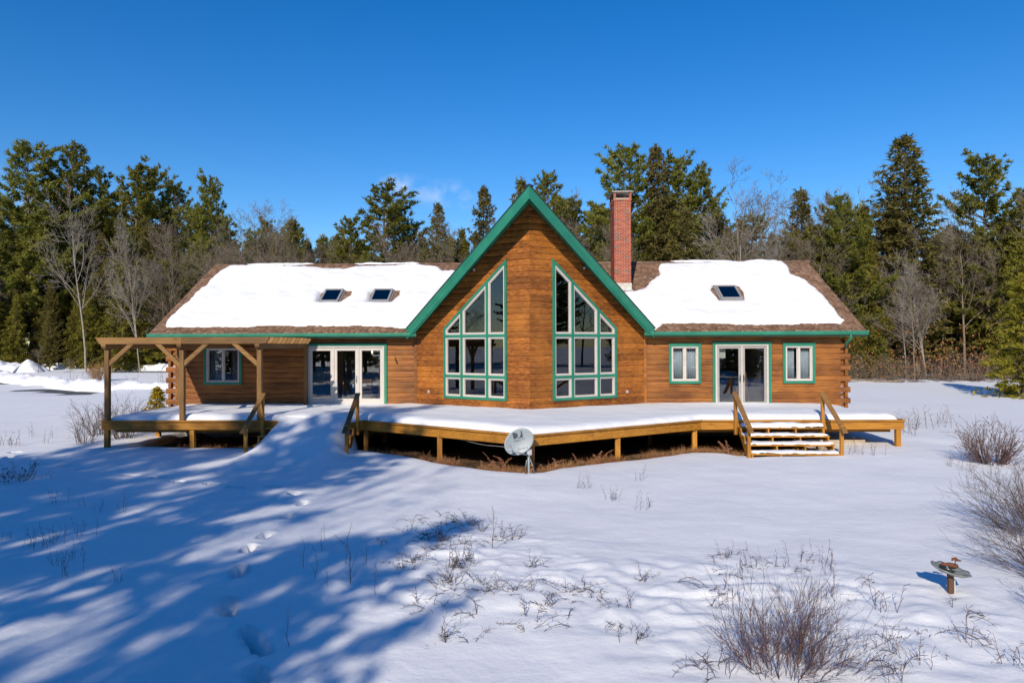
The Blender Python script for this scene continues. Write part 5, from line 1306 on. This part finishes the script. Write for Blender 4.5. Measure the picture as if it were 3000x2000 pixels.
# ------------------------------------------------------------------ shrubs, canes, weeds
def gz(x, y): return float(ground_h(np.array([[x]]), np.array([[y]]))[0, 0])
def shrub_mesh(seed, n, hgt, spread, bias=(0, 0), forks=3, r=.006, base=.12, droop=.0, seeds=0):
    rng = np.random.default_rng(seed); polys = []; tips = []
    for i in range(n):
        a = rng.uniform(0, 2*np.pi); lean = rng.uniform(.05, 1)**.7*spread; d = np.array([np.cos(a)*lean+bias[0], np.sin(a)*lean+bias[1], 1.]); d /= np.linalg.norm(d)
        p = np.array([np.cos(a)*base*rng.uniform(0, 1), np.sin(a)*base*rng.uniform(0, 1), -.25]); L = (hgt+.17)*rng.uniform(.65, 1.08); k = 7
        pts = [p]; dd = d.copy()
        for j in range(k-1): dd = dd+rng.normal(0, .10, 3)+np.array([0, 0, -droop]); dd /= np.linalg.norm(dd); pts.append(pts[-1]+dd*L/(k-1))
        pts = np.array(pts); polys.append((pts, np.linspace(r*rng.uniform(.8, 1.3), r*.35, k), 4)); tips.append(pts[-1])
        for f in range(int(rng.integers(forks, forks*2+1))):
            u = rng.uniform(.3, .98)*(k-1); j = min(int(u), k-2); q = pts[j]+(pts[j+1]-pts[j])*(u-j); ax = pts[j+1]-pts[j]; ax /= np.linalg.norm(ax)
            rv = rng.normal(0, 1, 3); rv -= ax*(rv@ax); rv /= np.linalg.norm(rv); e = ax*.85+rv*.55; l2 = L*rng.uniform(.12, .38)
            sub = [q]
            for _ in range(3): e = e+rng.normal(0, .12, 3); e /= np.linalg.norm(e); sub.append(sub[-1]+e*l2/3)
            sub = np.array(sub); polys.append((sub, np.linspace(r*.5, r*.22, 4), 3)); tips.append(sub[-1])
            for _ in range(2):
                q2 = sub[rng.integers(1, 3)]; e2 = e+rng.normal(0, .5, 3); e2 /= np.linalg.norm(e2); polys.append((np.array([q2, q2+e2*l2*.2, q2+e2*l2*.42]), np.linspace(r*.3, r*.18, 3), 3))
    me = tubes(polys, 'stems'); sd = None
    if seeds:
        t = np.array(tips); t = t[rng.permutation(len(t))[:seeds]]; mb = MB()
        for p in t: blob(tuple(p), rng.uniform(.010, .018), 6, 4, dest=mb)
        sd = mb.mesh('seed_head')
    return me, sd
def shrub(name, mesh, mat, x, y, label, cat, group=None, s=1, rz=0, z=None, sm='twig'):
    me, sd = mesh
    T = thing(name, label, cat, (x, y, gz(x, y) if z is None else z), group); T.scale = (s, s, s); T.rotation_euler.z = rz
    if not me.materials: me.materials.append(M[mat])
    o = bpy.data.objects.new('stems', me); COL.objects.link(o); o.parent = T
    if sd:
        if not sd.materials: sd.materials.append(M[sm])
        o = bpy.data.objects.new('seed_heads', sd); COL.objects.link(o); o.parent = T; o['kind'] = 'stuff'
    return T
shrub('bare_shrub', shrub_mesh(1, 74, .86, .62, (.14, .0), 6,   .0036, .30), 'rust_twig', 2.42, -18.85, 'large fan of reddish bare stems standing in the near snow', 'shrub')
shrub('bare_shrub', shrub_mesh(11, 32, .66, 1.0, (.5, .05), 6, .0032, .22), 'twig', 2.78, -18.75, 'low bare shrub leaning out from the large reddish fan of stems', 'shrub')
shrub('bare_shrub', shrub_mesh(2, 95, 1.25, 1.1, (-.15, 0), 8, .0046, .35), 'twig', 8.25, -14.2, 'tangled bare shrub casting a shadow towards the bird bath', 'shrub')
shrub('bare_shrub', shrub_mesh(3, 75, 1.05, 1.1, (-.2, 0), 8, .0042, .35), 'twig', 7.15, -16.3, 'bare shrub right of the bird bath', 'shrub')
shrub('bare_shrub', shrub_mesh(4, 34, .62, 1.0, (-.1, 0), 6, .004, .3), 'twig', 6.1, -17.7, 'low bare shrub below the bird bath', 'shrub')
shrub('bare_shrub', shrub_mesh(5, 95, 1.12, .95, (0, -.1), 3, .009, .25, seeds=60), 'rust_twig', 11.86, -7.41, 'round reddish shrub with seed heads right of the deck', 'shrub')
shrub('bare_shrub', shrub_mesh(6, 50, 1.35, .55, (0, 0), 3, .009, .3, seeds=50), 'twig', -13.95, -2.2, 'grey bare shrub behind the left pergola post', 'shrub')
shrub('bare_shrub', shrub_mesh(7, 34, 1.25, .5, (0, 0), 3, .008, .3), 'twig', -15.1, -1.6, 'loose bare shrub in the snow left of the pergola', 'shrub')
shrub('bare_shrub', shrub_mesh(8, 24, .45, 1.0, (.1, 0), 4, .005, .35, seeds=60), 'twig', -12.15, -9.4, 'low shrub with dark red berries at the edge of the shadow', 'shrub', sm='berry')
shrub('bare_shrub', shrub_mesh(9, 80, 1.5, .28, (0, 0), 3, .012, .45), 'straw', -33.1, 26.8, 'tan brush clump beside the driveway bank', 'shrub')
shrub('bare_shrub', shrub_mesh(10, 30, 1.1, .5, (0, 0), 3, .007, .3), 'twig', -14.6, -3.2, 'sparse twigs beside the left deck corner post', 'shrub')
def small_bare(x, y, h, label): 
    T = tree('bareC', x, y, h, 1.1, label); return T
small_bare(-37.4, 30.0, 1.9, 'knee high bare sapling in the snow before the driveway bank')
small_bare(-44.5, 36.2, 2.6, 'thin bare sapling beside the ploughed snow heap')
def evergreen(name, seed, h, w, leafm, x, y, label, z=None):
    tm, cm, H = conifer(seed, 'hemlock', 4.0); tm.materials.append(M['bark']); cm.materials.append(M[leafm])
    T = thing(name, label, 'shrub', (x, y, gz(x, y) if z is None else z)); s = h/H; T.scale = (s*w, s*w, s)
    for nm, me in (('trunk', tm), ('crown', cm)): o = bpy.data.objects.new(nm, me); COL.objects.link(o); o.parent = T
evergreen('golden_cedar', 601, 1.5, 1.5, 'gold_leaf', -14.05, .35, 'golden yellow cedar shrub at the left log corner')
evergreen('young_pine', 602, 3.3, 1.15, 'young_leaf', 29.9, 34.5, 'bright green young pine at the edge of the right wood', 0)
evergreen('young_spruce', 603, 3.6, 1.0, 'spruce_leaf', 26.4, 33.4, 'small dark spruce right of the log corner', 0)
evergreen('young_pine', 604, 1.9, .9, 'young_leaf', -46.5, 45.0, 'small pale green fir on the litter strip beyond the pergola', 1.2)
evergreen('young_spruce', 605, 2.6, 1.1, 'spruce_leaf', 38.5, 28.0, 'dark young spruce beside the big golden green hemlock', 0)

# arching bramble canes and upright weeds poking through the snow
def cane_mesh(seed, kind):
    rng = np.random.default_rng(seed); polys = []
    if kind == 'arch':
        for _ in range(int(rng.integers(2, 5))):
            a = rng.uniform(0, 2*np.pi); L = rng.uniform(.16, .46); n = 8; el = rng.uniform(.7, 1.25); p = np.array([rng.normal(0, .05), rng.normal(0, .05), -.05]); pts = [p]
            for j in range(n-1): el -= rng.uniform(.16, .38); a += rng.normal(0, .12); pts.append(pts[-1]+np.array([np.cos(a)*np.cos(el), np.sin(a)*np.cos(el), np.sin(el)])*L/(n-1)*1.25)
            pts = np.array(pts); pts[:, 2] = np.maximum(pts[:, 2], -.05); polys.append((pts, np.linspace(.0040, .0018, n), 4))
            for j in range(1, n-1):
                for _k in range(int(rng.integers(1, 4))):
                    d = rng.normal(0, 1, 3); d[2] = abs(d[2])*.6; d /= np.linalg.norm(d); l = rng.uniform(.03, .11); polys.append((np.array([pts[j], pts[j]+d*l*.6, pts[j]+d*l+np.array([0, 0, -.01])]), np.array([.0026, .002, .0014]), 3))
    elif kind == 'tangle':
        for _ in range(int(rng.integers(7, 13))):
            a = rng.uniform(0, 2*np.pi); L = rng.uniform(.10, .30); n = 6; el = rng.uniform(.3, 1.4); pts = [np.array([rng.normal(0, .06), rng.normal(0, .06), -.04])]
            for j in range(n-1): el += rng.normal(-.12, .22); a += rng.normal(0, .3); pts.append(pts[-1]+np.array([np.cos(a)*np.cos(el), np.sin(a)*np.cos(el), np.sin(el)])*L/(n-1))
            pts = np.array(pts); polys.append((pts, np.linspace(.0036, .0014, n), 3))
            for j in range(1, n):
                for _k in range(2): d = rng.normal(0, 1, 3); d[2] = abs(d[2])*.8; d /= np.linalg.norm(d); l = rng.uniform(.02, .07); polys.append((np.array([pts[j], pts[j]+d*l*.5, pts[j]+d*l]), np.array([.002, .0016, .0012]), 3))
    elif kind == 'fork':
        L = rng.uniform(.45, .75); n = 7; pts = np.stack([np.cumsum(rng.normal(0, .012, n)), np.cumsum(rng.normal(0, .012, n)), np.linspace(-.06, L, n)], 1); polys.append((pts, np.linspace(.006, .0022, n), 4))
        for j in range(1, n):
            d = np.array([rng.normal(0, .6), rng.normal(0, .6), 1.]); d /= np.linalg.norm(d); l = L*rng.uniform(.18, .45); polys.append((np.array([pts[j], pts[j]+d*l*.5, pts[j]+d*l+np.array([0, 0, l*.15])]), np.array([.0035, .0026, .0016]), 3))
    else:
        for _ in range(int(rng.integers(3, 7))):
            h = rng.uniform(.16, .42); p = np.array([rng.normal(0, .09), rng.normal(0, .09), -.05]); d = np.array([rng.normal(0, .16), rng.normal(0, .16), 1.]); n = 5; q = np.linspace(0, 1, n); pts = p+d*(q*h)[:, None]+rng.normal(0, .008, (n, 3)); polys.append((pts, np.linspace(.004, .0018, n), 3))
            for j in (2, 3, 4):
                e = np.array([rng.normal(0, 1), rng.normal(0, 1), .9]); e /= np.linalg.norm(e); polys.append((np.array([pts[j], pts[j]+e*.03, pts[j]+e*.06]), np.array([.0025, .0025, .0035]), 3))
    return tubes(polys, 'stems')
CANES = {k: [cane_mesh(700+i+10*j, k) for i in range(6)] for j, k in enumerate(('arch', 'fork', 'weed', 'tangle'))}
for k in CANES:
    for me in CANES[k]: me.materials.append(M['twig' if k != 'weed' else 'red_twig'])
rc = random.Random(5)
def cane(kind, x, y, label, group, s=1.0):
    me = rc.choice(CANES[kind]); nm = {'arch': 'bramble', 'tangle': 'bramble', 'fork': 'sapling', 'weed': 'dry_weed'}[kind]
    o = bpy.data.objects.new(nm, me); COL.objects.link(o); o.location = (x, y, gz(x, y)-.005); o.rotation_euler.z = rc.uniform(0, 6.28); s *= rc.uniform(.8, 1.25); o.scale = (s, s, s)
    return tag(o, label, {'arch': 'bramble', 'tangle': 'bramble', 'fork': 'sapling', 'weed': 'weed'}[kind], group)
BL = [(-2.08, -13.27), (-1.27, -13.36), (-1.67, -12.87), (-1.11, -13.47), (-1.38, -14.29), (-.86, -13.91), (-1.8, -13.47), (-1.54, -14.56), (-2.25, -14.82), (-2.07, -13.93), (-1.74, -14.73), (-1.4, -15.43), (-.23, -14.67), (-.35, -14.28), (-1.1, -14.89), (-1.71, -16.19), (-1.61, -15.93), (-1.07, -16.18), (-.96, -16.36), (-.85, -15.85), (-1.26, -16.82), (-1.12, -16.77), (-1.24, -17.48), (-.91, -16.87), (-.58, -17.13), (-.53, -16.81), (-.08, -17.02), (.05, -16.03), (.19, -17.5), (-.04, -17.86), (-.65, -17.7), (-.88, -18.35), (-.59, -18.35), (.39, -17.06), (.79, -16.95), (.67, -16.95), (.88, -17.3), (1.06, -17.44), (.98, -17.97), (1.07, -18.37), (.42, -17.94), (1.49, -16.44)]
for i, (x, y) in enumerate(BL):
    if i % 2: cane('tangle', x, y, 'low tangled bramble in the rough snow patch downhill of the satellite dish', 'tangled brambles downhill of the satellite dish', 1.15)
    else: cane('arch', x, y, 'thin arching bramble cane in the rough snow patch downhill of the satellite dish', 'brambles downhill of the satellite dish')
for x, y in BL[10:30:2]: cane('tangle', x+rc.uniform(-.25, .25), y+rc.uniform(-.2, .2), 'low tangled bramble in the rough snow patch downhill of the satellite dish', 'tangled brambles downhill of the satellite dish', 1.3)
BR = [(2.83, -15.53), (2.95, -15.32), (2.7, -15.46), (2.83, -16.22), (2.54, -16.22), (3.28, -15.97), (3.54, -15.84), (3.61, -16.14), (3.85, -15.71), (4.08, -15.71), (4.13, -15.77), (2.24, -16.88), (2.5, -17.21), (1.89, -17.31), (2.14, -17.4), (4.09, -16.14), (4.43, -16.53), (3.95, -17.05), (4.11, -17.39), (4.01, -17.91), (4.04, -18.14), (3.58, -18.48), (3.69, -18.46), (3.55, -18.84), (3.78, -18.81), (4.99, -17.4), (4.94, -17.74), (4.46, -18.36), (4.73, -18.41), (4.73, -18.54), (4.66, -18.88), (5.07, -18.33), (1.8, -18.81), (1.85, -19.01), (2.13, -18.93), (1.75, -19.11), (3.34, -19.11), (4.24, -18.58), (1.68, -18.91), (3.64, -17.15), (3.1, -15.9), (3.35, -15.75), (2.95, -15.95)]
for i, (x, y) in enumerate(BR): cane('arch' if i % 3 else 'weed', x, y, 'arching bramble cane in the snow around the large reddish shrub' if i % 3 else 'small dry weed in the snow around the large reddish shrub', 'brambles around the large shrub' if i % 3 else 'weeds around the large shrub')
cane('fork', -.55, -15.31, 'tall upright sapling above the bramble patch', None, 1.1); cane('fork', -2.26, -16.81, 'forked sapling left of the bramble patch', None, 1.0)
for x, y in ((-1.87, -17.2), (-2.54, -16.07), (-2.23, -16.16), (-3.09, -16.21), (-2.79, -16.62), (-2.53, -16.93), (-3.05, -15.47), (-3.26, -14.66), (-2.45, -18.59)): cane('fork', x, y, 'thin single sapling stem in the blue shade beside the footprints', 'thin saplings beside the footprints', .55)
for x, y in ((-8.25, -12.55), (-7.74, -12.62), (-8.85, -12.05), (-9.66, -11.75), (-7.54, -15.09), (-7.59, -14.81), (-7.77, -15.0), (-8.56, -14.53), (-7.38, -14.41), (-6.59, -16.04), (-6.14, -16.57), (-6.61, -15.76), (-5.27, -16.75), (-7.67, -14.52), (-11.57, -9.24), (-11.97, -9.57), (-12.03, -9.98), (-7.65, -14.95)): cane('weed', x, y, 'small dry weed standing in the shaded snow left of the footprints', 'weeds in the shaded snow', .8)
for x, y in ((1.17, -10.39), (1.24, -10.55), (1.63, -11.58), (1.73, -11.51), (2.48, -9.43), (2.2, -12.23)): cane('weed', x, y, 'small dry weed in the open snow before the deck point', 'weeds in the open snow before the deck')
for x, y in ((14.04, -.26), (14.57, 1.89), (16.14, 1.89), (13.4, .2), (13.1, -1.2), (15.2, .4), (14.8, 1.0), (12.7, -1.8), (15.7, 1.4)): cane('weed', x, y, 'dry weed stalks in the field beyond the right end of the deck', 'weeds beyond the right end of the deck', 1.9)
for x, y in ((10.73, -7.71), (10.67, -8.38), (11.06, -8.83), (9.1, -5.9), (9.3, -5.7), (9.5, -6.1)): cane('weed', x, y, 'thin dry weed between the right steps and the round reddish shrub', 'weeds right of the open steps', 1.2)
for i in range(12): cane('weed', -31+rc.uniform(-5, 8), 24+rc.uniform(-1, 10), 'tall dry weed in the snow before the far driveway', 'weeds before the far driveway', 2.4)
for i in range(9): cane('weed', -14.2-rc.uniform(0, 3.2), -3.6+rc.uniform(-1.0, 2.8), 'dry weed in the snow left of the deck corner', 'weeds left of the deck', 1.2)

# dry grass and fern along the melted strip
rng = np.random.default_rng(77); P = []
for (x0, y0), (x1, y1) in zip(BARE[:-5], BARE[1:-4]):
    L = math.hypot(x1-x0, y1-y0); n = int(L*430*(1.6 if -3.2 < (x0+x1)/2 < 5.4 else .35)); t = rng.uniform(0, 1, n); off = np.abs(rng.normal(0, .24, n))
    nx, ny = -(y1-y0)/L, (x1-x0)/L
    x = x0+(x1-x0)*t+nx*(off-.02); y = y0+(y1-y0)*t+ny*(off-.02); keep = (fbm(x*2.1, y*2.1, 3, 3) > rng.normal(-.02, .12, n))
    if -8 < (x0+x1)/2 < -5.2: keep &= False
    P.append(np.stack([x, y, np.full(n, -.13)+.05*rng.random(n)], 1)[keep])
P = np.concatenate(P); V, F = blades(P, np.tile([0, -.35, .55], (len(P), 1)), .19, .012, 2, rng, .55)
tag(link('dry_grass', np_mesh('dry_grass', V, F, False), M['straw']), 'matted tan dry grass along the melted edge under the deck', 'grass', None, 'stuff')
def fern_mesh(seed):
    rng = np.random.default_rng(seed); polys = []
    for _ in range(int(rng.integers(2, 5))):
        a = rng.uniform(0, 6.28); L = rng.uniform(.3, .6); n = 9; el = 1.35; pts = [np.array([rng.normal(0, .04), rng.normal(0, .04), -.02])]
        for j in range(n-1): el -= rng.uniform(.02, .28); pts.append(pts[-1]+np.array([np.cos(a)*np.cos(el), np.sin(a)*np.cos(el), np.sin(el)])*L/(n-1))
        pts = np.array(pts); polys.append((pts, np.linspace(.006, .003, n), 4))
        for j in range(2, n):
            for sg in (-1, 1): e = np.array([-np.sin(a)*sg, np.cos(a)*sg, rng.uniform(-.6, .2)])+rng.normal(0, .2, 3); l = .07*(1-j/n)+.02; polys.append((np.array([pts[j], pts[j]+e*l*.5, pts[j]+e*l]), np.array([.006, .009, .003]), 3))
    return tubes(polys, 'fern')
for i, (x, y) in enumerate(((-1.2, -7.3), (-.95, -7.35), (-.7, -6.95), (.45, -7.75), (.66, -7.8), (1.25, -7.05), (1.9, -6.4), (5.7, -4.75), (5.85, -4.9), (-11.0, -3.6), (-10.9, -3.3))):
    o = link('dry_fern', fern_mesh(800+i), M['fern']); o.location = (x, y, -.14)
    tag(o, ('curled orange dry fern at the melted edge left of the satellite dish', 'curled orange dry fern at the melted edge right of the satellite dish', 'dry fern beside the foot of the open steps', 'dry fern under the left end of the deck')[0 if i < 3 else 1 if i < 7 else 2 if i < 9 else 3], 'fern', 'dry ferns along the deck edge')
# brush at the edge of the right wood
rng = np.random.default_rng(91); polys = []
for i in range(950):
    x = rng.uniform(24.5, 46); y = 31.2+abs(rng.normal(0, 1.7))+.06*max(0, 30-x); h = rng.uniform(.5, 2.3)*(1 if x < 40 else .7); n = 5; q = np.linspace(0, 1, n); d = np.array([rng.normal(0, .25), rng.normal(0, .25), 1.])
    pts = np.array([x, y, -.1])+d*(q*h)[:, None]+rng.normal(0, .06, (n, 3)); polys.append((pts, np.linspace(.014, .005, n), 3))
    for _ in range(4): j = rng.integers(1, n); e = rng.normal(0, 1, 3); e[2] = abs(e[2]); e /= np.linalg.norm(e); polys.append((np.array([pts[j], pts[j]+e*.15*h, pts[j]+e*.3*h]), np.array([.008, .006, .004]), 3))
tag(link('underbrush', tubes(polys, 'underbrush'), M['grey_bark']), 'tangled tan brown underbrush along the right wood', 'brush', None, 'stuff')
P = np.stack([rng.uniform(26, 45, 2600), 31.5+np.abs(rng.normal(0, 2.2, 2600)), rng.gamma(2.2, .75, 2600)], 1); V, F = blades(P, np.tile([0, -.2, -.5], (len(P), 1)), .16, .10, 1, rng, .8)
tag(link('dry_leaves', np_mesh('dry_leaves', V, F, False), M['dryleaf']), 'orange dry leaves still hanging in the brush of the right wood', 'leaves', None, 'stuff')
for i, (x0, y0, x1, y1, r, lb) in enumerate(((25.2, 31.6, 29.6, 30.3, .14, 'long grey fallen log at the field edge right of the house'), (24.6, 32.0, 28.2, 31.4, .11, 'shorter fallen log behind the long grey one'))):
    pts = [(x0+(x1-x0)*k/6, y0+(y1-y0)*k/6, .10+.05*math.sin(k*1.3+i)) for k in range(7)]
    tag(MB().tube(pts, [r*(1-.05*k) for k in range(7)], 9).build('fallen_log', M['grey_bark'], None, True), lb, 'log')
